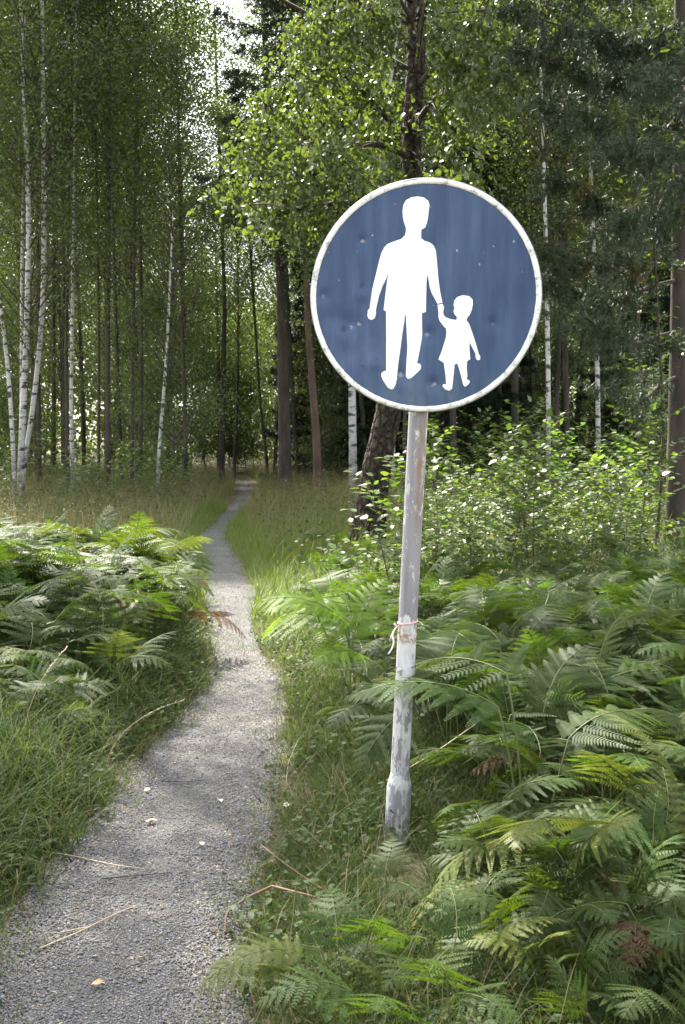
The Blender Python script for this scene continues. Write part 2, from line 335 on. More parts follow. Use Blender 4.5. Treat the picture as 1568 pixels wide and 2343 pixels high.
sc = np.clip(rng.lognormal(math.log(.0021), .42, N), .001, .009)
g = MB(); bgs = sc > .0034; scatter(g, IV, IF, P[bgs], D[bgs], Y_[bgs], Z_[bgs], sc[bgs] * 1.2, sc[bgs], sc[bgs] * .55); bgs = ~bgs; scatter(g, OV6, OF6, P[bgs], D[bgs], Y_[bgs], Z_[bgs], sc[bgs] * 1.4, sc[bgs] * 1.15, sc[bgs] * .8)
tag(g.obj('gravel', M['pebble']), 'loose grey chippings lying over the footpath', 'gravel', kind='stuff')

# ---------------------------------------------------------------- pedestrian sign
M['blue'], t, n, l, out = mat('sign_blue')
tc = n.new('ShaderNodeTexCoord')
a = noise(n, l, 1, 4, .6, tc.outputs['Object'], stretch=(20, 20, 2.4)); r1 = ramp(n, l, a.outputs[0], [(.34, (.016, .040, .098)), (.5, (.025, .056, .13)), (.68, (.042, .080, .160))])
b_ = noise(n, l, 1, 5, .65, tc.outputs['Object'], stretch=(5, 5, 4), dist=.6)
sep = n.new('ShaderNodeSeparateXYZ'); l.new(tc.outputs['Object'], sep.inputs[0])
# whitish flash glare painted in with chalky wear, mostly low and left
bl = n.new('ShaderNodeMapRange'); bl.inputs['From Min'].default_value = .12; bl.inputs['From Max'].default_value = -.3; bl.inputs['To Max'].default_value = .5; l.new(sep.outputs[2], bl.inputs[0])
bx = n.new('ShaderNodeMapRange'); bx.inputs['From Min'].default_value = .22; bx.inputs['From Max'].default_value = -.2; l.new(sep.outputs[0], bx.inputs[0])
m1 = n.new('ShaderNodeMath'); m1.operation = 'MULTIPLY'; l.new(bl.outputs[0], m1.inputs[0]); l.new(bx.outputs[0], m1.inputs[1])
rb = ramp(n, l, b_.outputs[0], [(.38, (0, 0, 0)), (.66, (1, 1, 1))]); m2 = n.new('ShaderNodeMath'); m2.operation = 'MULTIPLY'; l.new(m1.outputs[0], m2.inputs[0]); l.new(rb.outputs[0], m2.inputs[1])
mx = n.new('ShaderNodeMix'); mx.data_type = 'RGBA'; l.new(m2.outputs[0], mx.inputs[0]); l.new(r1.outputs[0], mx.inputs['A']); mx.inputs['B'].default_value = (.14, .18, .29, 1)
# algae low down
al = n.new('ShaderNodeMapRange'); al.inputs['From Min'].default_value = -.24; al.inputs['From Max'].default_value = -.40; al.inputs['To Max'].default_value = .75; l.new(sep.outputs[2], al.inputs[0])
an = noise(n, l, 1, 4, .7, tc.outputs['Object'], stretch=(16, 16, 6)); ar = ramp(n, l, an.outputs[0], [(.42, (0, 0, 0)), (.62, (1, 1, 1))])
m3 = n.new('ShaderNodeMath'); m3.operation = 'MULTIPLY'; l.new(al.outputs[0], m3.inputs[0]); l.new(ar.outputs[0], m3.inputs[1])
mx2 = n.new('ShaderNodeMix'); mx2.data_type = 'RGBA'; l.new(m3.outputs[0], mx2.inputs[0]); l.new(mx.outputs['Result'], mx2.inputs['A']); mx2.inputs['B'].default_value = (.09, .14, .12, 1)
# pale chips
vo = n.new('ShaderNodeTexVoronoi'); vo.inputs['Scale'].default_value = 17; l.new(tc.outputs['Object'], vo.inputs[0])
rv = ramp(n, l, vo.outputs['Distance'], [(.03, (.8, .8, .8)), (.055, (0, 0, 0))])
mx3 = n.new('ShaderNodeMix'); mx3.data_type = 'RGBA'; l.new(rv.outputs[0], mx3.inputs[0]); l.new(mx2.outputs['Result'], mx3.inputs['A']); mx3.inputs['B'].default_value = (.22, .26, .34, 1)
last_ = mx3; DR_S = .405 * .95; spotn = noise(n, l, 45, 4, .7, tc.outputs['Object'])
# paint chips, plus flash glints and dark sides of dents painted as spots
for (cx_, cz_, rad_, col_) in [(410, 465, 15, (.6, .56, .42)), (190, 770, 13, (.5, .52, .55)), (930, 530, 7, (.6, .6, .6)), (1125, 935, 11, (.45, .48, .5)), (340, 938, 17, (.7, .7, .72)), (385, 925, 12, (.6, .6, .65)), (415, 763, 9, (.5, .48, .4)), (1075, 542, 5, (.6, .6, .6)), (1131, 510, 5, (.6, .6, .6)), (1055, 607, 8, (.5, .4, .42)), (1240, 492, 7, (.55, .58, .62)), (463, 435, 5, (.6, .6, .6)), (680, 1360, 6, (.6, .62, .62)), (412, 1168, 8, (.01, .015, .04)), (786, 285, 4, (.5, .5, .5)), (305, 952, 22, (.015, .03, .09)), (405, 712, 20, (.016, .04, .12)), (620, 1215, 20, (.5, .52, .62)), (805, 1270, 16, (.5, .52, .6)), (770, 992, 15, (.35, .4, .55)), (1284, 655, 6, (.5, .5, .5)), (995, 238, 14, (.05, .13, .25))]:
    vd = n.new('ShaderNodeVectorMath'); vd.operation = 'DISTANCE'; wv = n.new('ShaderNodeMix'); wv.data_type = 'RGBA'; wv.blend_type = 'ADD'; wv.inputs[0].default_value = .022
    l.new(tc.outputs['Object'], wv.inputs['A']); l.new(spotn.outputs['Color'], wv.inputs['B']); l.new(wv.outputs['Result'], vd.inputs[0])
    vd.inputs[1].default_value = ((cx_ - 755.) / 642. * DR_S + .011, .011, (777. - cz_) / 652. * DR_S + .011); rq = rad_ / 642. * DR_S
    mq = n.new('ShaderNodeMapRange'); mq.inputs['From Min'].default_value = rq * 1.15; mq.inputs['From Max'].default_value = rq * .55; mq.inputs['To Max'].default_value = .85; l.new(vd.outputs['Value'], mq.inputs[0])
    mc_ = n.new('ShaderNodeMix'); mc_.data_type = 'RGBA'; l.new(mq.outputs[0], mc_.inputs[0]); l.new(last_.outputs['Result'], mc_.inputs['A']); mc_.inputs['B'].default_value = (*[c_ * .55 for c_ in col_], 1); last_ = mc_
# thin dark scratches
sn = noise(n, l, 1, 5, .8, tc.outputs['Object'], stretch=(60, 60, 10), dist=1.0); sr = ramp(n, l, sn.outputs[0], [(.58, (0, 0, 0)), (.66, (.7, .7, .7))])
mx4 = n.new('ShaderNodeMix'); mx4.data_type = 'RGBA'; l.new(sr.outputs[0], mx4.inputs[0]); l.new(last_.outputs['Result'], mx4.inputs['A']); mx4.inputs['B'].default_value = (.02, .04, .13, 1)
b = bsdf(n, .38, .4); l.new(mx4.outputs['Result'], b.inputs['Base Color'])
rr = ramp(n, l, b_.outputs[0], [(.3, (.3, .3, .3)), (.7, (.52, .52, .52))]); l.new(rr.outputs[0], b.inputs['Roughness'])
l.new(b.outputs[0], out.inputs[0])

M['white'], t, n, l, out = mat('reflective_white')
tc = n.new('ShaderNodeTexCoord'); sep = n.new('ShaderNodeSeparateXYZ'); l.new(tc.outputs['Object'], sep.inputs[0])
a = noise(n, l, 60, 4, .7, tc.outputs['Object']); r1 = ramp(n, l, a.outputs[0], [(.36, (.5, .5, .44)), (.56, (.9, .9, .87))])
f = n.new('ShaderNodeMapRange'); f.inputs['From Min'].default_value = -.27; f.inputs['From Max'].default_value = -.36; l.new(sep.outputs[2], f.inputs[0])
mx = n.new('ShaderNodeMix'); mx.data_type = 'RGBA'; f.inputs['To Min'].default_value = .12; l.new(f.outputs[0], mx.inputs[0]); mx.inputs['A'].default_value = (.93, .93, .92, 1); l.new(r1.outputs[0], mx.inputs['B'])
b = bsdf(n, .4, .5); l.new(mx.outputs['Result'], b.inputs['Base Color']); l.new(b.outputs[0], out.inputs[0])

def polemat(name):
    m, t, n, l, out = mat(name)
    tc = n.new('ShaderNodeTexCoord'); sep = n.new('ShaderNodeSeparateXYZ'); l.new(tc.outputs['Object'], sep.inputs[0])
    fl = noise(n, l, 1, 6, .72, tc.outputs['Object'], stretch=(34, 34, 12), dist=.3)      # flaking paint
    # more bare steel between z .75 and 1.33
    zr = ramp(n, l, sep.outputs[2], [(0.0, (.44,) * 3), (.27, (.43,) * 3), (.32, (.40,) * 3), (.60, (.40,) * 3), (.82, (.29,) * 3), (.885, (.39,) * 3), (.92, (.50,) * 3)])
    th = n.new('ShaderNodeMath'); th.operation = 'SUBTRACT'; l.new(fl.outputs[0], th.inputs[0]); l.new(zr.outputs[0], th.inputs[1])
    pr = ramp(n, l, th.outputs[0], [(.075, (0, 0, 0)), (.095, (1, 1, 1))])
    st = noise(n, l, 1, 4, .6, tc.outputs['Object'], stretch=(40, 40, 3)); sr = ramp(n, l, st.outputs[0], [(.3, (.17, .16, .17)), (.7, (.31, .295, .31))])
    dirt = noise(n, l, 1, 5, .7, tc.outputs['Object'], stretch=(22, 22, 7)); dr = ramp(n, l, dirt.outputs[0], [(.35, (.36, .35, .335)), (.6, (.6, .6, .59))])
    mx = n.new('ShaderNodeMix'); mx.data_type = 'RGBA'; l.new(pr.outputs[0], mx.inputs[0]); l.new(sr.outputs[0], mx.inputs['A']); l.new(dr.outputs[0], mx.inputs['B'])
    # rust streak running down from the plate
    rn = noise(n, l, 1, 4, .7, tc.outputs['Object'], stretch=(18, 18, 5)); rx = n.new('ShaderNodeMath'); rx.operation = 'MULTIPLY_ADD'
    ra = n.new('ShaderNodeMath'); ra.operation = 'SUBTRACT'; l.new(sep.outputs[0], ra.inputs[0]); ra.inputs[1].default_value = .012
    rab = n.new('ShaderNodeMath'); rab.operation = 'ABSOLUTE'; l.new(ra.outputs[0], rab.inputs[0])
    rm = n.new('ShaderNodeMapRange'); rm.inputs['From Min'].default_value = .014; rm.inputs['From Max'].default_value = .003; l.new(rab.outputs[0], rm.inputs[0])
    rz = n.new('ShaderNodeMapRange'); rz.inputs['From Min'].default_value = 1.1; rz.inputs['From Max'].default_value = 1.45; l.new(sep.outputs[2], rz.inputs[0])
    q = n.new('ShaderNodeMath'); q.operation = 'MULTIPLY'; l.new(rm.outputs[0], q.inputs[0]); l.new(rz.outputs[0], q.inputs[1])
    rnr = ramp(n, l, rn.outputs[0], [(.35, (0, 0, 0)), (.55, (1, 1, 1))]); q2 = n.new('ShaderNodeMath'); q2.operation = 'MULTIPLY'; l.new(q.outputs[0], q2.inputs[0]); l.new(rnr.outputs[0], q2.inputs[1])
    # rust ring
    ga = n.new('ShaderNodeMath'); ga.operation = 'SUBTRACT'; l.new(sep.outputs[2], ga.inputs[0]); ga.inputs[1].default_value = RUSTZ
    gb = n.new('ShaderNodeMath'); gb.operation = 'ABSOLUTE'; l.new(ga.outputs[0], gb.inputs[0])
    gm = n.new('ShaderNodeMapRange'); gm.inputs['From Min'].default_value = .034; gm.inputs['From Max'].default_value = .016; l.new(gb.outputs[0], gm.inputs[0])
    gn = noise(n, l, 55, 4, .7, tc.outputs['Object']); gr = ramp(n, l, gn.outputs[0], [(.42, (0, 0, 0)), (.58, (1, 1, 1))])
    q3 = n.new('ShaderNodeMath'); q3.operation = 'MULTIPLY'; l.new(gm.outputs[0], q3.inputs[0]); l.new(gr.outputs[0], q3.inputs[1])
    q4 = n.new('ShaderNodeMath'); q4.operation = 'MAXIMUM'; l.new(q2.outputs[0], q4.inputs[0]); l.new(q3.outputs[0], q4.inputs[1])
    mx2 = n.new('ShaderNodeMix'); mx2.data_type = 'RGBA'; l.new(q4.outputs[0], mx2.inputs[0]); l.new(mx.outputs['Result'], mx2.inputs['A']); mx2.inputs['B'].default_value = (.25, .13, .055, 1)
    b = bsdf(n, .45, .5); l.new(mx2.outputs['Result'], b.inputs['Base Color'])
    bp = n.new('ShaderNodeBump'); bp.inputs['Strength'].default_value = .5; bp.inputs['Distance'].default_value = .002; l.new(pr.outputs[0], bp.inputs['Height']); l.new(bp.outputs[0], b.inputs['Normal'])
    l.new(b.outputs[0], out.inputs[0]); return m

SY = 4.0
Pb = at(905, 1965, SY); Pt = at(960, 900, SY - .10)      # pole axis, leaning slightly to the right and forward
sign = link('pedestrian_sign', None)
tag(sign, 'round blue footpath sign with white walking adult and child on a leaning worn pole', 'road sign')
sign.location = tuple(Pb); ax = nrm(Pt - Pb)
sign.rotation_euler = Vector(ax).to_track_quat('Z', 'Y').to_euler()
# keep local X pointing right
q = Vector((0, 0, 1)).rotation_difference(Vector(ax)); sign.rotation_mode = 'QUATERNION'; sign.rotation_quaternion = q
LEN = np.linalg.norm(Pt - Pb)
zof = lambda py: (1965 - py) / (1965 - 900) * LEN * 1.0
RUSTZ = zof(1437)
M['pole'] = polemat('worn_pole_paint')
def lathe(prof, sides=48):
    g = MB(); a = np.linspace(0, 2 * math.pi, sides, endpoint=False)
    pr = np.array(prof); V = np.stack([pr[:, 0:1] * np.cos(a), pr[:, 0:1] * np.sin(a), pr[:, 1:2] + 0 * a], -1)
    i = np.arange(len(pr) - 1)[:, None] * sides; j = np.arange(sides)[None]; j2 = (j + 1) % sides
    g.add(V.reshape(-1, 3), np.stack([i + j, i + j2, i + sides + j2, i + sides + j], -1).reshape(-1, 4)); return g
pr = .0330
g = lathe([(pr, zof(1800)), (pr, zof(1620)), (pr, RUSTZ - .02), (pr + .0008, RUSTZ), (pr, RUSTZ + .02), (pr, zof(1000)), (pr, zof(470)), (0.001, zof(468))])
g.obj('pole', M['pole'], sign, smooth=True)
z0, z1 = -.25, zof(1790)
g = lathe([(.0445, z0), (.0445, z1 - .005), (.0438, z1), (.0415, z1 + .012), (.0365, z1 + .034), (.0345, z1 + .042), (.0342, z1 + .046), (.0331, z1 + .047)])
g.obj('sleeve', M['pole'], sign, smooth=True)
# plate
DC = at(972, 677, SY - .12 - .075)
DR = .405 * (SY - .2) / 4.0
plate = link('sign_plate', None)
CX, CY_, AX_, AZ_ = 755., 777., 642., 652.
pn = nrm(np.array([-.13, -1, -.03]))
Zax = nrm(np.array([0, 0, 1]) - pn * pn[2]); Xax = np.cross(Zax, -pn) * -1
Xax = nrm(np.cross(-pn, Zax)) 
if Xax[0] < 0: Xax = -Xax
from mathutils import Matrix, Quaternion
dents = [(410, 465, .022, .006), (345, 930, .05, .009), (190, 770, .03, .006), (1125, 935, .03, .005), (405, 765, .035, -.005), (620, 1220, .04, .007), (800, 1270, .03, .006), (770, 990, .035, .006), (300, 1080, .07, .006), (1000, 1100, .1, .004), (480, 1150, .05, -.005), (900, 470, .12, .003), (1200, 700, .1, -.004), (250, 900, .06, .005)]
def pl(px, py): return ((px - CX) / AX_ * DR, (CY_ - py) / AZ_ * DR)
def dent(x, z):
    d = 0 * np.asarray(x)
    for (px, py, s_, h_) in dents:
        a, b = pl(px, py); d = d + h_ * np.exp(-((x - a) ** 2 + (z - b) ** 2) / (2 * (s_ * .45) ** 2))
    return d * .95
nr, na = 60, 160
rr_ = np.linspace(0.0001, DR * .945, nr); aa = np.linspace(0, 2 * math.pi, na, endpoint=False)
X2 = rr_[:, None] * np.cos(aa); Z2 = rr_[:, None] * np.sin(aa)
g = MB(); i = np.arange(nr - 1)[:, None] * na; j = np.arange(na)[None]; j2 = (j + 1) % na
front = np.stack([X2, dent(X2, Z2), Z2], -1)
g.add(front.reshape(-1, 3), np.stack([i + j, i + j2, i + na + j2, i + na + j], -1).reshape(-1, 4))
# back shell: a shallow lip round the edge and a closed back
edge = [(DR * .945, 0.0), (DR * .945, .003), (DR * .995, .003), (DR, .006), (DR, .022), (DR * .985, .022), (DR * .98, .012), (.001, .012)]
pe = np.array(edge); V = np.stack([pe[:, 0:1] * np.cos(aa), pe[:, 1:2] + 0 * aa, pe[:, 0:1] * np.sin(aa)], -1)
i = np.arange(len(pe) - 1)[:, None] * na
g.add(V.reshape(-1, 3), np.stack([i + j, i + j2, i + na + j2, i + na + j], -1).reshape(-1, 4), 1)
M['steel'] = simple('plate_steel', (.10, .12, .14), (.2, .21, .22), 12, .5, .5, 0)
plate.data = None
bpy.data.objects.remove(plate)
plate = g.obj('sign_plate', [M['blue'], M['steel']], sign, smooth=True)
plate['label'] = 'dented weathered blue disc with white figures'
mw = Matrix(((Xax[0], -pn[0], Zax[0], DC[0]), (Xax[1], -pn[1], Zax[1], DC[1]), (Xax[2], -pn[2], Zax[2], DC[2]), (0, 0, 0, 1)))
bpy.context.view_layer.update()
signmw = Matrix.Translation(sign.location) @ q.to_matrix().to_4x4()
plate.matrix_parent_inverse = Matrix.Identity(4); plate.matrix_local = signmw.inverted() @ mw
# rim in reflective segments with hairline joints
g = MB(); joints = [R(a) for a in (111, 51, -9.5, -71, -128, -189)]
for k in range(6):
    a1 = joints[k]; a0 = joints[(k + 1) % 6]
    while a0 > a1: a0 -= 2 * math.pi
    na_ = 40; A = np.linspace(a0 + .0014, a1 - .0014, na_)
    ri = DR * (.946 + .0008 * rng.normal(size=na_)); ro = DR * (.992 + .0008 * rng.normal(size=na_))
    if k == 0: ro[28:33] -= DR * .012
    ring = []
    for rad_, yy in ((ri, .0), (ri, -.0022), (ro, -.0022), (ro, .0035)):
        ring.append(np.stack([rad_ * np.cos(A), yy + 0 * A, rad_ * np.sin(A)], -1))
    V = np.stack(ring, 1).reshape(-1, 3); F = []
    for s_ in range(na_ - 1):
        for e in range(3): F.append([s_ * 4 + e, s_ * 4 + e + 1, (s_ + 1) * 4 + e + 1, (s_ + 1) * 4 + e])
    g.add(V, F)
M['rim'], t, n, l, out = mat('worn_rim_white')
tc = n.new('ShaderNodeTexCoord'); a = noise(n, l, 26, 6, .8, tc.outputs['Object']); r1 = ramp(n, l, a.outputs[0], [(.36, (.25, .24, .2)), (.43, (.6, .59, .54)), (.5, (.82, .82, .8))])
b = bsdf(n, .4, .4); l.new(r1.outputs[0], b.inputs['Base Color']); l.new(b.outputs[0], out.inputs[0])
g.obj('rim', M['rim'], plate)
man = [(715,229),(750,236),(773,255),(780,280),(776,305),(772,345),(766,375),(757,398),(748,406),(737,408),(734,430),(735,458),(752,472),(780,482),(795,492),(805,503),(816,530),(821,580),(826,640),(832,700),(840,755),(850,800),(853,816),(825,821),(815,800),(795,765),(783,730),(777,690),(768,655),(765,700),(763,780),(762,865),(740,872),(740,920),(742,980),(738,1020),(728,1080),(718,1130),(713,1152),(728,1153),(736,1165),(733,1185),(715,1203),(695,1222),(675,1237),(660,1237),(651,1222),(652,1190),(655,1140),(660,1060),(655,960),(651,882),(645,880),(642,920),(632,980),(622,1060),(612,1130),(605,1190),(600,1240),(592,1275),(580,1295),(568,1297),(552,1288),(538,1268),(522,1242),(514,1222),(516,1203),(530,1194),(541,1190),(541,1100),(542,1000),(541,920),(541,860),(527,852),(533,800),(540,740),(547,690),(555,640),(540,680),(520,720),(502,770),(490,820),(484,850),(484,875),(476,898),(458,906),(442,898),(436,880),(440,848),(448,845),(455,800),(463,740),(475,690),(490,630),(502,580),(515,535),(530,505),(550,485),(585,472),(625,460),(645,440),(651,415),(650,395),(640,370),(634,340),(632,310),(636,275),(650,248),(680,233)]
kid = [(935,785),(965,776),(1000,782),(1018,800),(1020,825),(1015,855),(1003,885),(990,900),(986,915),(1000,935),(1015,975),(1030,1020),(1045,1070),(1053,1100),(1062,1115),(1062,1132),(1052,1138),(1040,1130),(1036,1112),(1036,1100),(1020,1070),(1003,1035),(1003,1080),(1008,1130),(990,1142),(988,1180),(992,1220),(990,1245),(1003,1248),(1006,1260),(995,1275),(980,1284),(970,1275),(962,1240),(950,1195),(937,1155),(922,1158),(918,1200),(912,1260),(908,1295),(893,1306),(872,1300),(856,1283),(858,1270),(876,1270),(872,1220),(862,1150),(832,1130),(848,1090),(862,1045),(873,1010),(876,980),(874,960),(860,945),(840,920),(832,900),(831,865),(826,827),(854,822),(862,842),(857,866),(860,885),(870,896),(900,908),(930,912),(934,898),(918,878),(914,862),(920,845),(914,830),(918,805)]
import bmesh
def decal(poly, name):
    from mathutils.geometry import delaunay_2d_cdt
    P2 = [pl(a, b) for a, b in poly]; m_ = len(P2)
    pa = np.array(P2); gx = np.arange(pa[:, 0].min(), pa[:, 0].max(), .012); gz = np.arange(pa[:, 1].min(), pa[:, 1].max(), .012)
    GX, GZ = [q_.ravel() for q_ in np.meshgrid(gx, gz)]; ins = np.zeros(len(GX), bool)
    for k in range(m_):
        (x1, z1), (x2, z2) = P2[k], P2[(k + 1) % m_]
        c_ = ((z1 > GZ) != (z2 > GZ)) & (GX < (x2 - x1) * (GZ - z1) / ((z2 - z1) if z2 != z1 else 1e-9) + x1); ins ^= c_
    pts2 = [Vector(p) for p in P2] + [Vector((a, b)) for a, b in zip(GX[ins], GZ[ins])]
    vo_, _, fo, _, _, _ = delaunay_2d_cdt(pts2, [], [list(range(m_))], 1, 1e-6)
    bm = bmesh.new(); vs = [bm.verts.new((v[0], 0, v[1])) for v in vo_]
    for f_ in fo:
        if len(f_) >= 3: bm.faces.new([vs[k] for k in f_])
    for v in bm.verts: v.co.y = float(dent(v.co.x, v.co.z)) + .0006
    bm.normal_update()
    if sum(f.normal.y for f in bm.faces) > 0: bmesh.ops.reverse_faces(bm, faces=bm.faces[:])
    r_ = bmesh.ops.extrude_face_region(bm, geom=bm.faces[:])
    for e in r_['geom']:
        if isinstance(e, bmesh.types.BMVert): e.co.y -= .0018
    me = bpy.data.meshes.new(name); bm.to_mesh(me); bm.free(); me.materials.append(M['white']); return link(name, me, plate)
decal(man, 'adult_figure')['label'] = 'white silhouette of walking adult'
decal(kid, 'child_figure')['label'] = 'white silhouette of small child in a flared skirt'
# band clamp behind the plate
g = MB()
for zz in (zof(590), zof(760)):
    g2 = lathe([(pr + .0005, zz - .012), (pr + .004, zz - .012), (pr + .004, zz + .012), (pr + .0005, zz + .012)])
    g.add(g2.v[0], g2.f[0])
g.obj('clamp', M['steel'], sign, smooth=False)

# ribbon tied to the pole
def lp(v): return np.array(signmw @ Vector(v))
rib = link('ribbon', None); tag(rib, 'thin pink and white ribbon knotted round the sign pole', 'ribbon'); rib.location = tuple(lp((0, 0, zof(1408))))
RM = simple('pink_ribbon', (.75, .32, .30), (.85, .62, .6), 30, .6, .3, 0); RW = simple('white_ribbon', (.7, .7, .72), (.85, .85, .86), 30, .6, .3, 0)
o0 = lp((0, 0, zof(1408)))
def strip(mb, pts, wd, wdir, th=.0008):
    pts = np.asarray(pts, float); wd = np.asarray(wd) * np.ones(len(pts)); W = nrm(np.asarray(wdir, float) * np.ones((len(pts), 3)))
    Tn = nrm(np.gradient(pts, axis=0)); Nn = nrm(np.cross(Tn, W)) * th
    a, b, c, d = pts - W * wd[:, None] + Nn, pts + W * wd[:, None] + Nn, pts + W * wd[:, None] - Nn, pts - W * wd[:, None] - Nn
    V = np.stack([a, b, c, d], 1).reshape(-1, 3); F = []
    for k in range(len(pts) - 1):
        for e in range(4): F.append([k * 4 + e, k * 4 + (e + 1) % 4, k * 4 + 4 + (e + 1) % 4, k * 4 + 4 + e])
    F.append([0, 3, 2, 1]); m_ = 4 * (len(pts) - 1); F.append([m_, m_ + 1, m_ + 2, m_ + 3]); mb.add(V, F)
g = MB(); A = np.linspace(0, 2 * math.pi, 40); ring = np.array([lp(((pr + .0015) * math.cos(a), (pr + .0015) * math.sin(a), zof(1408) + .006 * math.cos(a))) for a in A]) - o0
strip(g, ring, .003, ax); g.obj('loop', RM, rib)
k0 = lp((-pr - .003, -.012, zof(1418))) - o0
g = MB(); strip(g, smooth_pts([k0, k0 + [-.009, -.006, -.008], k0 + [-.016, -.008, -.022], k0 + [-.024, -.008, -.038]], 12), np.linspace(.006, .0035, 12), [.6, -.3, .5]); g.obj('knot', RM, rib)
g = MB(); strip(g, smooth_pts([k0 + [-.014, -.008, -.02], k0 + [-.018, -.01, -.034], k0 + [-.012, -.012, -.052], k0 + [-.018, -.012, -.075], k0 + [-.032, -.01, -.096]], 18), .003, [.9, -.3, .2]); g.obj('tail', RW, rib)
g = MB(); strip(g, smooth_pts([k0, k0 + [-.006, -.01, .006], k0 + [-.012, -.008, .012]], 8), .003, [.6, .3, .5]); g.obj('tail', RW, rib)

# ---------------------------------------------------------------- bracken
def expand(O, T, S, Nn, L, n, ang, prof, droop, u0=.06, u1=.98, both=True):
    """children of straight-ish axes (droop: parabola along -Nn)"""
    K = len(O); uu = np.linspace(u0, u1, n)
    res = []
    for side in (1, -1):
        us = np.clip(uu + (0.5 if side < 0 else 0) * (u1 - u0) / n * .3, 0, 1)
        ou = O[:, None] + T[:, None] * (L[:, None] * us[None])[..., None] - Nn[:, None] * (L[:, None] * droop * us[None] ** 2)[..., None]
        an = ang(us)[None, :, None]; Tt = nrm(T[:, None] - Nn[:, None] * (2 * droop * us[None])[..., None])
        d = np.cos(an) * Tt + np.sin(an) * side * S[:, None]
        d = nrm(d); l_ = L[:, None] * prof(us)[None] * np.ones((K, 1))
        nn = np.broadcast_to(Nn[:, None], d.shape); s = nrm(np.cross(nn, d)); nn2 = np.cross(d, s)
        res.append((ou.reshape(-1, 3), d.reshape(-1, 3), s.reshape(-1, 3), nn2.reshape(-1, 3), l_.reshape(-1), np.broadcast_to(us[None], (K, n)).reshape(-1)))
    return [np.concatenate([a[i] for a in res]) for i in range(6)]
FING_V = [(0, -.5, 0), (.25, -.5, .08), (.85, -.3, .02), (1, 0, -.06), (.85, .3, .02), (.25, .5, .08), (0, .5, 0)]
FING_F = [[0, 1, 2, 3, 4, 5, 6]]
F4_V = [(0, -.45, 0), (.55, -.42, .06), (1, 0, -.05), (.55, .42, .06), (0, .45, 0)]
F4_F = [[0, 1, 2, 3, 4]]
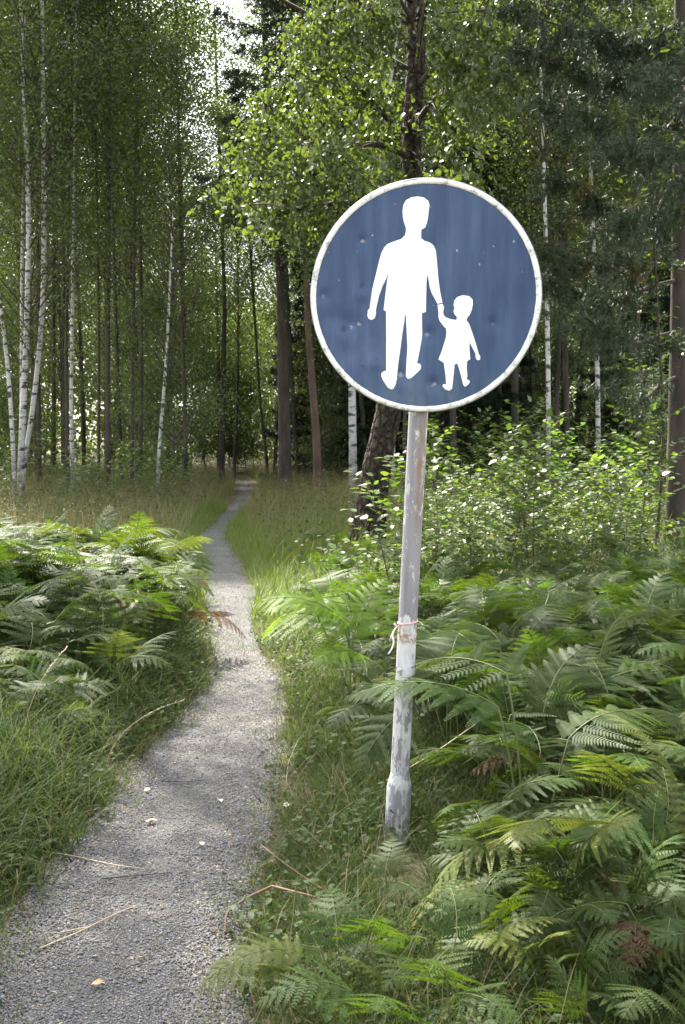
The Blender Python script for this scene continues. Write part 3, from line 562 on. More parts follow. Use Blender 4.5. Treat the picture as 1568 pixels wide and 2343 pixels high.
def fronds(mb, base, azim, stemh, L, el0=55, el1=-15, lod=0, lean=.12, matb=0, mats=1, wf=.62, stemr=.0035, flip=0.0):
    """one bracken leaf: stalk and divided blade"""
    d2 = np.array([math.cos(azim), math.sin(azim), 0]); up = np.array([0, 0, 1.])
    ns = 7; tt = np.linspace(0, 1, ns)
    st = base + up * (stemh * tt)[:, None] + d2 * (lean * stemh * tt ** 2)[:, None]
    n = 26; e = np.radians(np.linspace(el0, el1, n)); step = L / (n - 1)
    dd = np.cos(e)[:, None] * d2 + np.sin(e)[:, None] * up
    side = np.cross(up, d2); wob = .03 * np.sin(np.linspace(0, 3 + rng.random() * 3, n) + rng.random() * 6)
    pts = st[-1] + np.concatenate([[np.zeros(3)], np.cumsum(dd[:-1] * step, 0)]) + side * (wob * L)[:, None] * np.linspace(0, 1, n)[:, None]
    allp = np.concatenate([st, pts[1:]]); rad = np.concatenate([np.full(ns, stemr), np.linspace(stemr * .9, stemr * .18, n - 1)])
    tube(mb, allp, rad, 4 if lod else 5, mats)
    # pinnae
    npn = 12 if lod == 0 else (11 if lod == 1 else 9)
    t = .02 + .95 * (1 - (1 - np.linspace(0, 1, npn)) ** 1.35); spc = np.gradient(t) * L
    idx = t * (n - 1); i0 = np.clip(idx.astype(int), 0, n - 2); fr = (idx - i0)[:, None]
    O, T, S, NN, LL, SPC = [], [], [], [], [], []
    for sd in (1, -1):
        tq = np.clip(t + sd * .008, 0, .99); idx = tq * (n - 1); i0 = np.clip(idx.astype(int), 0, n - 2); fr = (idx - i0)[:, None]
        o = pts[i0] * (1 - fr) + pts[i0 + 1] * fr; tg = nrm(dd[i0]); nm = nrm(np.cross(tg, side)); nm = np.where(nm[:, 2:3] < 0, -nm, nm)
        an = np.radians(72 - 32 * tq)[:, None]; roll = rng.normal(scale=.10, size=(npn, 1)) - .12 + flip * sd
        d = np.cos(an) * tg + np.sin(an) * (side * sd * np.cos(roll) + nm * np.sin(roll)); d = nrm(d)
        s_ = nrm(np.cross(nm, d)); n_ = np.cross(d, s_)
        l_ = L * wf * (1 - tq) ** .85 * (1 - .12 * np.exp(-((tq - 0) / .05) ** 2)) * rng.uniform(.9, 1.08, npn) + .008
        O.append(o); T.append(d); S.append(s_); NN.append(n_); LL.append(l_); SPC.append(np.maximum(spc * rng.uniform(.9, 1.1, npn), .012))
    O, T, S, NN, LL, SPC = map(np.concatenate, (O, T, S, NN, LL, SPC))
    dr = .09 + .10 * rng.random()
    # pinna ribs
    def ribs(O, T, S, NN, LL, wd):
        u = np.array([0, .4, .75, 1.0]); P = O[:, None] + T[:, None] * (LL[:, None] * u)[..., None] - NN[:, None] * (LL[:, None] * dr * u ** 2)[..., None]
        ww = wd * np.array([1, .7, .4, .1]); A = P + S[:, None] * ww[None, :, None]; B = P - S[:, None] * ww[None, :, None]
        V = np.stack([A, B], 2).reshape(-1, 3); K = len(O); b = (np.arange(K) * 8)[:, None, None]
        F = b + np.array([[0, 1, 3, 2], [2, 3, 5, 4], [4, 5, 7, 6]])[None]; mb.add(V + np.repeat(NN, 8, 0) * .0006, F.reshape(-1, 4), matb)
    ribs(O, T, S, NN, LL, .0014)
    big = LL > (.13 if lod == 0 else .2 if lod == 1 else 9)
    for sel, three in ((big, True), (~big, False)):
        if not sel.any(): continue
        nn = (19 if lod == 0 else 15) if three else (12 if lod == 0 else 9 if lod == 1 else 8)
        pf = lambda u: (1 - u) ** .62 * (1 - .4 * np.exp(-(u / .05) ** 2)) + .04
        o, d, s, m_, l2, us = expand(O[sel], T[sel], S[sel], NN[sel], LL[sel], nn, lambda u: np.radians(70 - 24 * u), pf, dr)
        lm = np.minimum(.24 * LL[sel], .60 * SPC[sel]) / LL[sel]; l2 = l2 * np.tile(np.repeat(lm, nn), 2) * rng.uniform(.88, 1.1, len(l2))
        par = np.tile(np.repeat(LL[sel], nn), 2)
        if three:
            bg = l2 > (.017 if lod == 0 else .028); n3 = 6 if lod == 0 else 4
            if bg.any():
                o3, d3, s3, m3, l3, u3 = expand(o[bg], d[bg], s[bg], m_[bg], l2[bg], n3, lambda u: np.radians(60 - 15 * u), lambda u: .24 * (1 - u) ** .5 + .05, .12, .08, .95)
                scatter(mb, F4_V, F4_F, o3, d3, s3, m3, np.minimum(l3, np.tile(np.repeat(par[bg], n3), 2) / nn * .54), np.tile(np.repeat(l2[bg], n3), 2) / n3 * 1.0, l3, mat=matb)
            ww = np.where(bg, np.minimum(.24 * l2, .5 * par / nn), .82 * par / nn)
            scatter(mb, FING_V, FING_F, o, d, s, m_, l2, ww, l2 * .8, mat=matb)
        else:
            scatter(mb, FING_V, FING_F, o, d, s, m_, l2, np.minimum((.86 if lod == 0 else .8) * par / nn, .7 * l2), l2 * .8, mat=matb)
def frond_mesh(name, mats, **k):
    g = MB(); fronds(g, np.zeros(3), 0.0, **k); return g.mesh(name, mats)
FM = {}
def fset(key, leaf, lod):
    FM[key] = [frond_mesh('frond_' + key, [M[leaf], M['fernstem']], stemh=h, L=L, el0=e0, el1=e1, lod=lod, wf=wf, flip=fl)
               for (h, L, e0, e1, wf, fl) in [(.50, .48, 36, -30, .60, 0), (.42, .46, 52, -8, .58, .1), (.56, .50, 20, -48, .62, -.1), (.46, .42, 62, 20, .64, .08), (.52, .52, 44, -34, .56, 0), (.36, .44, 30, -20, .60, -.08)]]
fset('near', 'fern', 0); fset('mid', 'fern', 1); fset('yellow', 'yellowfern', 0); fset('sunglow', 'sunglow', 0); fset('brown', 'brownfern', 1)
def fern(x, y, sc=1.0, nf=3, az=None, key='near', spread=2.2, label=None, group=None, mi=None, azs=None, z=None, tilt=.24):
    r_ = link('bracken_fern', None)
    r_.location = (x, y, float(hgt(x, y)) - .01 if z is None else z); r_.scale = (sc,) * 3
    az = rng.uniform(0, 6.28) if az is None else az
    for k in range(nf):
        a = azs[k] if azs is not None else az + (k - (nf - 1) / 2) * spread / max(1, nf - 1) + rng.normal(scale=.25)
        ke = key if (label is None or group is None or rng.random() > .035) else rng.choice(['brown', 'yellow'])
        me = FM[ke][mi[k] if mi is not None else int(rng.integers(6))]; dd_ = .32 if ke == 'brown' else 0
        f = link('frond', me, r_); f.rotation_euler = (rng.normal(scale=tilt + dd_), rng.normal(scale=tilt) + dd_ * 1.5, a)
        if ke == 'brown' and key != 'brown': f['label'] = 'withered brown frond'
        f.location = (rng.normal(scale=.04), rng.normal(scale=.04), 0); f.scale = (rng.uniform(.82, 1.12),) * 3
    tag(r_, label, 'fern', group); return r_
def inview(x, y, z=.6, m=120):
    d = y * math.cos(PITCH) - (z - CAMH) * math.sin(PITCH)
    px = 784 + FPX * x / max(d, .1); return -m < px < 1568 + m
# --- special ferns
fern(*gnd(888, 2100)[:2], .36, 2, key='mid', azs=[R(75), R(-60)], mi=[5, 5], label='small bracken fern sprouting right at the foot of the sign pole')
fern(.02, 5.95, .95, 6, key='sunglow', azs=[R(200), R(175), R(100), R(140), R(235), R(60)], mi=[0, 4, 1, 2, 5, 3], label='bright lime bracken fern, sunlight in its colour, beside the path left of the pole')
fern(.66, 3.72, 1.02, 3, key='near', azs=[R(178), R(140), R(25)], mi=[0, 2, 4], label='tall bracken fern whose frond reaches across the sign pole on a long bare stalk', tilt=.05)
fern(*gnd(1330, 2150)[:2], .80, 3, key='yellow', azs=[R(200), R(250), R(320)], mi=[0, 1, 3], label='bracken fern with pale yellow bleached tips low on the right bank')
fern(*gnd(1500, 2050)[:2], .8, 3, key='yellow', azs=[R(100), R(160), R(220)], mi=[2, 1, 3], label='yellow green bracken fern at the right edge above the bleached one')
# --- shaded right bank
nfern = 0
def near_pole(x, y): 
    t = x / y
    return abs(t - .05) < .055 and y < 4.9 
LBL_R = 'green bracken fern among the shaded mass on the bank right of the sign pole'
def bank(n_want, xr, yr, mind, f_ok, kf):
    pts = []
    tries = 0
    while len(pts) < n_want and tries < 30000:
        tries += 1
        x = rng.uniform(*xr); y = rng.uniform(*yr)
        if not inview(x, y) or not f_ok(x, y): continue
        if any((x - a) ** 2 + (y - b) ** 2 < mind ** 2 for a, b in pts): continue
        pts.append((x, y))
    for x, y in pts: kf(x, y)
    return len(pts)
def r_ok(x, y):
    o = float(poff(x, y))
    if math.hypot(x - .0, y - 5.75) < .40: return False
    if x < pc(y): return False
    pxl = 784 + FPX * x / y
    if y < 3.6: return pxl > 1180 + rng.normal(scale=60)
    if y < 4.9: return pxl > 1030 + (4.9 - y) * 60 and not near_pole(x, y)
    return o > (.40 if y < 7 else .5)
def zr_(x, y):
    if y < 4.0: t_ = 'low dark green bracken fern in the front rows at the lower right'
    elif y < 5.2: t_ = 'arching bracken fern in the shaded rows just right of the pole sleeve'
    elif x < .5 + .03 * y: t_ = 'bracken fern between the path edge and the sign pole'
    elif y < 7: t_ = 'green bracken fern in the middle rows of the bank right of the pole'
    else: t_ = 'green bracken fern in the back rows of the bank below the sunny thicket'
    return dict(label=t_, group=t_.replace('fern', 'ferns', 1))
def kf_r(x, y):
    sc = (.52 if y < 3.6 else .62 if y < 4.3 else .8) * (.75 if poff(x, y) < .6 else 1) * rng.uniform(.78, 1.08) * (1.0 if y < 6.5 else .86 if y < 8 else .7)
    fern(x, y, sc, 6 if y < 5 else 5, az=R(rng.choice([180, 220, 250, 300, 120, 60])) + rng.normal(scale=.4), key='near' if y < 6.5 else 'mid', spread=4.6, **zr_(x, y))
nR = bank(172, (-.3, 4.2), (2.75, 9.4), .215, r_ok, kf_r)
# low foreground sprigs at the bottom of the picture
for k, (px, py) in enumerate([(700, 2330), (800, 2290), (915, 2330), (1010, 2300), (1120, 2280), (1210, 2330), (1340, 2310), (1460, 2280), (1010, 2420), (850, 2430), (1180, 2440), (1320, 2430), (1480, 2430), (1240, 2180), (1560, 2190), (1150, 2160)]):
    p = gnd(px, py + 40)
    fern(p[0], p[1], rng.uniform(.36, .50), 3, az=rng.uniform(0, 6.28), key='mid' if k % 5 else 'yellow', spread=2.4,
         label='low bracken sprig in the grass along the bottom edge right of the path', group='low bracken sprigs at the bottom right')
# --- left bank
LBL_L = 'sunlit bracken fern in the mound left of the path'
def l_ok(x, y):
    if x > pc(y): return False
    o = float(poff(x, y)); return o > .36 and (y > 5.7 + .35 * vnoise(x, y, 2) or (x < -1.25 and y > 4.9 + .3 * vnoise(x, y, 3))) and y < 10.4 - .25 * abs(x + 2.5)
def kf_l(x, y):
    sc = (.62 if y < 5.7 else .78 if y < 6.8 else 1.05) * rng.uniform(.85, 1.1) * (.8 if poff(x, y) < .6 else 1)
    fern(x, y, sc, 5, az=R(rng.choice([0, -40, -90, -140, 60, 180])) + rng.normal(scale=.4), key='mid' if rng.random() > .05 else 'yellow', spread=4.6, label=LBL_L + (' near its crest' if y > 8 else ', on its near side'), group='sunlit bracken ferns left of the path' + (' near the crest' if y > 8 else ', near side'))
nL = bank(128, (-4.4, -.2), (4.6, 10.6), .205, l_ok, kf_l)
# --- sunlit ones beyond the pole, along the right verge
def m_ok(x, y): return x > pc(y) and float(poff(x, y)) > .6 and 784 + FPX * x / y < 1600 and not (y > 10.5 and x < -.2)
def kf_m(x, y): fern(x, y, rng.uniform(.48, .66), 3, key='mid', label='silvery sunlit bracken fern behind the pole near the thick leaning trunk', group='sunlit bracken ferns beyond the sign')
nM = bank(34, (-.6, 4.4), (9.4, 12.6), .34, m_ok, kf_m)

# ---------------------------------------------------------------- grasses and ground cover
def blades(mb, x, y, h, w, bend, mat=0, seg=4, zoff=-.01, az=None, e0=None):
    N = len(x); az = rng.uniform(0, 2 * math.pi, N) if az is None else az
    d = np.stack([np.cos(az), np.sin(az), 0 * az], -1); side = np.stack([-np.sin(az), np.cos(az), 0 * az], -1)
    b = np.stack([x, y, hgt(x, y) + zoff], -1); up = np.array([0, 0, 1.])
    u = np.linspace(0, 1, seg + 1); e = rng.uniform(.9, 1.35, N) if e0 is None else e0
    ang = e[:, None] - bend[:, None] * u[None] ** 1.3; st = h[:, None] / seg
    dx = np.cos(ang) * st; dz = np.sin(ang) * st; X_ = np.concatenate([np.zeros((N, 1)), np.cumsum(dx[:, :-1], 1)], 1); Z_ = np.concatenate([np.zeros((N, 1)), np.cumsum(dz[:, :-1], 1)], 1)
    c = b[:, None] + X_[..., None] * d[:, None] + Z_[..., None] * up
    tw = rng.uniform(-1, 1, N)[:, None] * u[None] * .8
    ww = (w[:, None] * (1 - u[None] ** 2 * .97))[..., None] * .5; sd = np.cos(tw)[..., None] * side[:, None] + np.sin(tw)[..., None] * d[:, None] * .6
    V = np.stack([c - sd * ww, c + sd * ww], 2).reshape(-1, 3)
    k = np.arange(N)[:, None] * 2 * (seg + 1); j = np.arange(seg)[None] * 2
    F = np.stack([k + j, k + j + 1, k + j + 3, k + j + 2], -1).reshape(-1, 4); mb.add(V, F, mat)
    return c[:, -1]
def pick(n, xr, yr, ok, ypow=1.0):
    x = rng.uniform(*xr, n); y = yr[0] + (yr[1] - yr[0]) * rng.random(n) ** ypow
    k = ok(x, y) & ~((np.abs(x - Pb[0]) < .075) & (y > 3.35) & (y < 4.02) & (rng.random(n) < .8)) & (np.abs(x) < (784 + 160) / FPX * y + .25); return x[k], y[k]
clump = lambda x, y, s, sd: vnoise(x, y, s, sd)
# left bank long arching grass
g = MB()
x, y = pick(150000, (-3.2, .6), (2.3, 8.0), lambda x, y: (x < pc(y)) & (poff(x, y) + .09 * vnoise(x, y, 4, 11) > .0 + .09 * rng.random(len(x))) & (rng.random(len(x)) < .5 + .5 * vnoise(x, y, 3, 2)), 1.2)
h = rng.uniform(.16, .56, len(x)) * (.35 + .65 * sstep(.0, .40, poff(x, y))); blades(g, x, y, h, rng.uniform(.0032, .0075, len(x)), rng.uniform(.9, 2.7, len(x)))
# right bank grass
x, y = pick(190000, (-.6, 2.8), (2.3, 8.0), lambda x, y: (x > pc(y)) & (poff(x, y) + .09 * vnoise(x, y, 4, 12) > .0 + .09 * rng.random(len(x))) & (rng.random(len(x)) < .55 + .5 * vnoise(x, y, 3, 7)), 1.2)
h = rng.uniform(.07, .26, len(x)) * (.4 + .6 * sstep(.0, .35, poff(x, y))); blades(g, x, y, h, rng.uniform(.002, .0042, len(x)), rng.uniform(.5, 2.4, len(x)))
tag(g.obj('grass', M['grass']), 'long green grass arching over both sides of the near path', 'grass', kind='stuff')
# sparse straw among the green
g = MB()
x, y = pick(12000, (-3, 2.8), (2.3, 8), lambda x, y: poff(x, y) > .0, 1.2)
blades(g, x, y, rng.uniform(.1, .42, len(x)), rng.uniform(.0018, .0032, len(x)), rng.uniform(.4, 2.6, len(x)))
x, y = pick(2600, (-1.8, 1.2), (2.3, 9), lambda x, y: (poff(x, y) < .12), 1.2)
blades(g, x, y, rng.uniform(.03, .14, len(x)), rng.uniform(.0015, .003, len(x)), rng.uniform(-.4, .4, len(x)), e0=rng.uniform(-.03, .12, len(x)), zoff=.012)
tag(g.obj('straw', M['drygrass']), 'thin dead straw mixed into the green grass and on the gravel', 'straw', kind='stuff')
# verge tufts short
g = MB()
x, y = pick(160000, (-3, 3), (2.3, 20), lambda x, y: (poff(x, y) > -.07 + .12 * vnoise(x, y, 5, 1)) & (poff(x, y) < .55) & (rng.random(len(x)) < .6 + .5 * vnoise(x, y, 8, 2)), 1.3)
blades(g, x, y, rng.uniform(.02, .10, len(x)), rng.uniform(.002, .0045, len(x)), rng.uniform(.4, 2.0, len(x)), seg=3)
x, y = pick(90000, (-3, 4), (9, 24), lambda x, y: (poff(x, y) > .02) & (poff(x, y) < 1.9) & (rng.random(len(x)) < .6 + .4 * vnoise(x, y, 2, 2)), 1.2)
blades(g, x, y, rng.uniform(.1, .32, len(x)), rng.uniform(.004, .007, len(x)), rng.uniform(.3, 1.6, len(x)), seg=3)
x, y = pick(60000, (-3, 3), (5, 11), lambda x, y: (poff(x, y) > .03) & (poff(x, y) < .6), 1.0)
blades(g, x, y, rng.uniform(.06, .24, len(x)) * (.4 + .6 * sstep(0, .3, poff(x, y))), rng.uniform(.003, .006, len(x)), rng.uniform(.3, 1.9, len(x)), seg=3)
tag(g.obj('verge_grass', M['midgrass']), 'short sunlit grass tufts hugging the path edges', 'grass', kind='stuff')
# tall dry grass in the clearing
g = MB()
x, y = pick(72000, (-14, 9), (12.5, 42), lambda x, y: (poff(x, y) > .25) & ((y > 14) | (x < 0.2)) & (rng.random(len(x)) < .55 + .6 * vnoise(x, y, .8, 4)), 1.2)
tip = blades(g, x, y, rng.uniform(.35, .8, len(x)), rng.uniform(.004, .008, len(x)), rng.uniform(.1, 1.1, len(x)), seg=3, e0=rng.uniform(1.15, 1.5, len(x)))
k = rng.random(len(tip)) < .5; tp = tip[k]; tp = np.repeat(tp, 5, 0) + rng.normal(scale=.035, size=(5 * k.sum(), 3)); D, Y_, Z_ = frames(rdir(len(tp)))
scatter(g, LEAF4_V, LEAF4_F, tp, D, Y_, Z_, .035, .010, .01)
tag(g.obj('dry_grass', M['drygrass']), 'tall tan flowering grass filling the clearing beyond the ferns', 'grass', kind='stuff')
g = MB()
x, y = pick(120000, (-14, 9), (9.5, 45), lambda x, y: (poff(x, y) > .2) & (rng.random(len(x)) < .55 - .5 * vnoise(x, y, .8, 4)), 1.2)
blades(g, x, y, rng.uniform(.2, .55, len(x)), rng.uniform(.006, .010, len(x)), rng.uniform(.2, 1.3, len(x)), seg=3)
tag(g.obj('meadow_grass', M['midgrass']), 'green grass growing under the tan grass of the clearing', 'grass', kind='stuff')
# small leaved ground cover near
g = MB()
x, y = pick(95000, (-3.2, 3), (2.3, 9), lambda x, y: (poff(x, y) + .10 * vnoise(x, y, 6, 13) > .02) & (rng.random(len(x)) < .45 + .6 * vnoise(x, y, 2.2, 9)), 1.2)
N = len(x); P = np.stack([x, y, hgt(x, y) + rng.uniform(.01, .13, N)], -1)
D, Y_, Z_ = frames(np.stack([rng.normal(size=N), rng.normal(size=N), .4 * rng.normal(size=N)], -1), jit=.4); scatter(g, OV_V, OV_F, P, D, Y_, Z_, rng.uniform(.014, .034, N))
x, y = pick(90000, (-14, 10), (9, 45), lambda x, y: (poff(x, y) > .4) & (rng.random(len(x)) < .4 + .6 * vnoise(x, y, 1.1, 12)), 1.2)
N = len(x); P = np.stack([x, y, hgt(x, y) + rng.uniform(.03, .45, N)], -1)
D, Y_, Z_ = frames(np.stack([rng.normal(size=N), rng.normal(size=N), .4 * rng.normal(size=N)], -1), jit=.4); scatter(g, LEAF4_V, LEAF4_F, P, D, Y_, Z_, rng.uniform(.04, .075, N))
tag(g.obj('ground_cover', M['cover']), 'small leaved plants creeping over the forest floor', 'ground cover', kind='stuff')
# litter
g = MB()
x, y = pick(26000, (-3, 3), (2.3, 12), lambda x, y: (np.abs(poff(x, y)) < .22 + .2 * rng.random(len(x))) & (rng.random(len(x)) < .25 + .7 * vnoise(x, y, 4, 3)), 1.2)
N = len(x); P = np.stack([x, y, hgt(x, y) + .014 + .01 * rng.random(N)], -1)
D, Y_, Z_ = frames(np.stack([rng.normal(size=N), rng.normal(size=N), .15 * rng.normal(size=N)], -1), jit=.3); scatter(g, LEAF4_V, LEAF4_F, P, D, Y_, Z_, rng.uniform(.008, .024, N), rng.uniform(.004, .012, N))
x, y = pick(6000, (-3, 3), (2.3, 10), lambda x, y: (poff(x, y) < 0), 1.2)
N = len(x); P = np.stack([x, y, np.maximum(hgt(x, y), -.05) + .016], -1)
D, Y_, Z_ = frames(np.stack([rng.normal(size=N), rng.normal(size=N), .1 * rng.normal(size=N)], -1), jit=.2); scatter(g, LEAF4_V, LEAF4_F, P, D, Y_, Z_, rng.uniform(.006, .016, N), rng.uniform(.003, .010, N))
tag(g.obj('leaf_litter', M['litter']), 'brown leaf crumbs gathered along the path edges', 'leaf litter', kind='stuff')

# --- single things lying on the path
def ground_leaf(px, py, s, rot, m, label):
    p = gnd(px, py); g = MB(); D = np.array([[math.cos(rot), math.sin(rot), .12]]); D, Y_, Z_ = frames(D)
    v = np.array(OV_V) + np.array([-.5, 0, 0]); v[:, 2] += .18 * np.abs(v[:, 1]) + .05 * rng.normal(size=len(v))
    scatter(g, v, OV_F, np.zeros((1, 3)), D, Y_, Z_, s); o = g.obj('fallen_leaf', m)
    o.location = (p[0], p[1], max(float(hgt(p[0], p[1])), -.05) + .02); tag(o, label, 'leaf')
LT = simple('tan_leaf', (.28, .2, .11), (.42, .33, .2), 30, .7, .3, 0); LP = simple('pale_leaf', (.3, .27, .21), (.42, .39, .32), 30, .7, .3, 0); LY = simple('yellow_leaf', (.5, .36, .06), (.62, .45, .1), 30, .6, .3, 0)
ground_leaf(347, 1877, .045, .2, LT, 'curled tan leaf lying on the gravel below the longest left grass')
ground_leaf(505, 1830, .03, 2, LP, 'pale dry leaf in the middle of the path level with the pole sleeve')
ground_leaf(338, 1808, .035, 1, LT, 'small tan leaf on the sunny left edge of the gravel')
ground_leaf(745, 1950, .05, 2.6, LP, 'pale crumpled leaf in the grass between path and pole foot')
ground_leaf(660, 1842, .045, .6, LP, 'whitish dead leaf on the right verge of the path')
ground_leaf(1098, 2190, .06, .9, LY, 'ochre yellow leaf low among the ferns right of the pole')
ground_leaf(462, 1930, .028, 1.9, LP, 'tiny pale leaf centred on the gravel beside the pole foot')
ground_leaf(225, 2245, .04, .1, LT, 'light tan leaf on the gravel near the lower left corner')
def stem_on_ground(name, pts, r0, r1, m, label, cat, zs=None):
    P = []
    for k, (px, py) in enumerate(pts):
        p = gnd(px, py, zs[k] if zs else 0); P.append([p[0], p[1], max(float(hgt(p[0], p[1])), -.05) + .014 + (zs[k] if zs else 0)])
    P = smooth_pts(P, 24); o = P[0].copy(); g = MB(); tube(g, P - o, np.linspace(r0, r1, 24), 6); ob = g.obj(name, m, smooth=True); ob.location = tuple(o); tag(ob, label, cat)
stem_on_ground('dead_stalk', [(515, 2128), (518, 2085), (560, 2052), (622, 2024)], .003, .004, M['brownstem'], 'bent brown fern stalk curving down onto the right gravel edge', 'dead stalk', [.0, .02, .05, .09])
stem_on_ground('dead_stalk', [(622, 2024), (700, 2052), (780, 2080), (840, 2116)], .0042, .003, M['brownstem'], 'straight reddish fern stalk running from the bent stalk towards the ferns', 'dead stalk', [.09, .08, .05, .03])
stem_on_ground('dead_stalk', [(598, 1930), (650, 1970), (700, 2010), (738, 2040)], .0032, .0026, M['brownstem'], 'thin orange brown stalk in the grass left of the pole foot', 'dead stalk', [.05, .05, .04, .03])
stem_on_ground('dead_stalk', [(885, 1800), (990, 1740), (1090, 1680)], .0026, .002, M['straw'], 'pale slanting stalk behind the pole sleeve', 'dead stalk', [.12, .2, .28])
stem_on_ground('straw_stem', [(90, 2165), (180, 2130), (270, 2085), (312, 2070)], .0026, .0016, M['straw'], 'long pale straw lying across the lower left gravel', 'straw')
stem_on_ground('straw_stem', [(140, 2130), (180, 2122), (200, 2118)], .002, .0014, M['straw'], 'short straw touching the long straw at lower left', 'straw')
stem_on_ground('straw_stem', [(70, 1940), (170, 1950), (260, 1972), (330, 1982)], .0022, .0014, M['straw'], 'thin brownish straw reaching over the gravel from the left grass', 'straw')
stem_on_ground('twig', [(235, 2005), (300, 1998), (385, 1992)], .0022, .0014, M['twig'], 'thin dark twig on the gravel left of the centre of the path', 'twig')
stem_on_ground('twig', [(370, 1782), (420, 1783), (470, 1780)], .0018, .0012, M['twig'], 'short dark twig across the path beside the pole sleeve', 'twig')
stem_on_ground('twig', [(50, 2024), (90, 2020), (120, 2018)], .0025, .0014, M['twig'], 'dark twig poking out of the left grass onto the gravel', 'twig')
stem_on_ground('grass_stalk', [(655, 1790), (660, 1740), (684, 1690)], .0016, .001, M['straw'], 'bent pale grass stalk standing at the right path edge', 'grass stalk', [.0, .06, .12])
# a fern seedling stalk, standing straw with seed heads on the left
def seedhead(px, py, h, az, lean, label):
    p = gnd(px, py); g = MB(); t = np.linspace(0, 1, 12); d = np.array([math.cos(az), math.sin(az), 0])
    P = d * (lean * h * t ** 2.2)[:, None] + np.array([0, 0, 1]) * (h * (t - .25 * t ** 3 * min(1, lean)))[:, None]
    tube(g, P, np.linspace(.0016, .0008, 12), 5)
    k = 60; u = .72 + .28 * rng.random(k); pos = np.stack([np.interp(u, t, P[:, i]) for i in range(3)], -1); T = P[-1] - P[-3]
    D, Y_, Z_ = frames(nrm(np.tile(T, (k, 1))) + .35 * rng.normal(size=(k, 3))); scatter(g, LEAF4_V, LEAF4_F, pos, D, Y_, Z_, .014, .005, .005)
    o = g.obj('seeding_grass', M['straw']); o.location = (p[0], p[1], float(hgt(p[0], p[1]))); tag(o, label, 'grass stalk')
#seedhead(120, 1840, .50, .4, .7, 'seeding grass stalk arching right over the left bank grass')
seedhead(50, 1760, .55, 1.0, .5, 'tall seeding grass stalk near the left edge')
seedhead(240, 1780, .42, .2, .8, 'seeding grass stalk bowing towards the path from the left bank')
#seedhead(300, 1720, .45, .5, .9, 'highest bowed grass stalk between the left ferns and the path')
#seedhead(960, 2330, .42, 1.6, .15, 'upright pale seeding stalk in front of the bottom ferns')
#seedhead(1190, 2320, .40, 1.2, .12, 'whitish upright seeding stalk right of the bottom ferns')
#seedhead(1040, 2130, .55, 1.8, .1, 'long thin green stalk standing between the pole and the ferns')

# ---------------------------------------------------------------- saplings
def sapling_mesh(h, nb, leafs, mleaf='shrub_leaf', droop=.2):
    gs, gl = MB(), MB()
    t = np.linspace(0, 1, 9); main = np.stack([.10 * h * np.sin(t * 2 + rng.random() * 6) * t, .10 * h * np.cos(t * 2.4 + rng.random() * 6) * t, h * t], -1)
    tube(gs, main, np.linspace(.007, .0018, 9), 5)
    P, Dd = [], []
    def leaves_on(a, b, k):
        u = np.linspace(.12, 1, k); ps = a + (b - a) * u[:, None]; T = nrm(b - a)
        for i_, p in enumerate(ps):
            s_ = nrm(np.cross(T, [0, 0, 1]) + 1e-6) * (1 if i_ % 2 else -1); P.append(p); Dd.append(nrm(T * .7 + s_ * .9 + rng.normal(scale=.25, size=3) - np.array([0, 0, droop])))
    for k in range(nb):
        u = .18 + .8 * k / nb; p = np.array([np.interp(u, t, main[:, i]) for i in range(3)]); az = k * 2.4 + rng.random(); ln = h * (.42 - .25 * u) * rng.uniform(.7, 1.2)
        q_ = p + ln * np.array([math.cos(az), math.sin(az), .55]); tube(gs, [p, (p + q_) / 2 + [0, 0, .01], q_], [.003, .0022, .001], 4)
        leaves_on(p, q_, max(4, int(leafs * ln / .3)))
    leaves_on(main[-4], main[-1], 6)
    P = np.array(P); D, Y_, Z_ = frames(np.array(Dd), jit=.24)
    scatter(gl, OV_V, OV_F, P, D, Y_, Z_, rng.uniform(.055, .11, len(P)))
    return gs.mesh('sapling_stem', M['twig']), gl.mesh('sapling_leaves', M[mleaf])
SAP = [sapling_mesh(h, nb, lf) for (h, nb, lf) in [(1.15, 15, 8), (.95, 12, 8), (1.35, 17, 9), (.8, 10, 8), (1.6, 20, 9), (1.05, 14, 10)]]
def sapling(x, y, sc, label, group=None, i=None):
    r_ = link('sapling', None); r_.location = (x, y, float(hgt(x, y))); r_.rotation_euler = (rng.normal(scale=.06), rng.normal(scale=.06), rng.uniform(0, 6.28)); r_.scale = (sc,) * 3
    a, b = SAP[int(rng.integers(len(SAP))) if i is None else i]
    link('stem', a, r_); link('leaves', b, r_); tag(r_, label, 'sapling', group)
def s_ok(x, y):
    pxl = 784 + FPX * x / y; return (945 if y > 10.2 else 900) < pxl < 1620 and not (pxl > 1470 and y < 13.8) and not (abs(x - 4.45) < .3 and y > 14.8)
bank(84, (.3, 5.2), (9.4, 14.4), .27, s_ok, lambda x, y: sapling(x, y, rng.choice([.45, .6, .7, .8, 1.0]) * rng.uniform(.85, 1.1) * (.60 + .028 * y), 'glossy leaved sapling in the sunny thicket, ' + ('its front row behind the ferns' if y < 11.5 else 'its back rows against the forest'), 'saplings in the sunny thicket, ' + ('front' if y < 11.5 else 'back')))
def d_ok(x, y):
    pxl = 784 + FPX * x / y; return pxl > 930
bank(45, (1, 11), (17, 27), .6, d_ok, lambda x, y: sapling(x, y, rng.uniform(.9, 1.7), 'dim sapling in the shade under the right hand birches', 'shaded saplings under the right birches'))
bank(40, (-10, -3), (20, 30), .6, lambda x, y: float(poff(x, y)) > 1, lambda x, y: sapling(x, y, rng.uniform(.7, 1.15), 'leafy sapling in the shaded clearing before the left birches', 'saplings before the left birches'))
sapling(.42, 9.3, .98, 'slender sapling growing close against the thick leaning trunk', i=0)
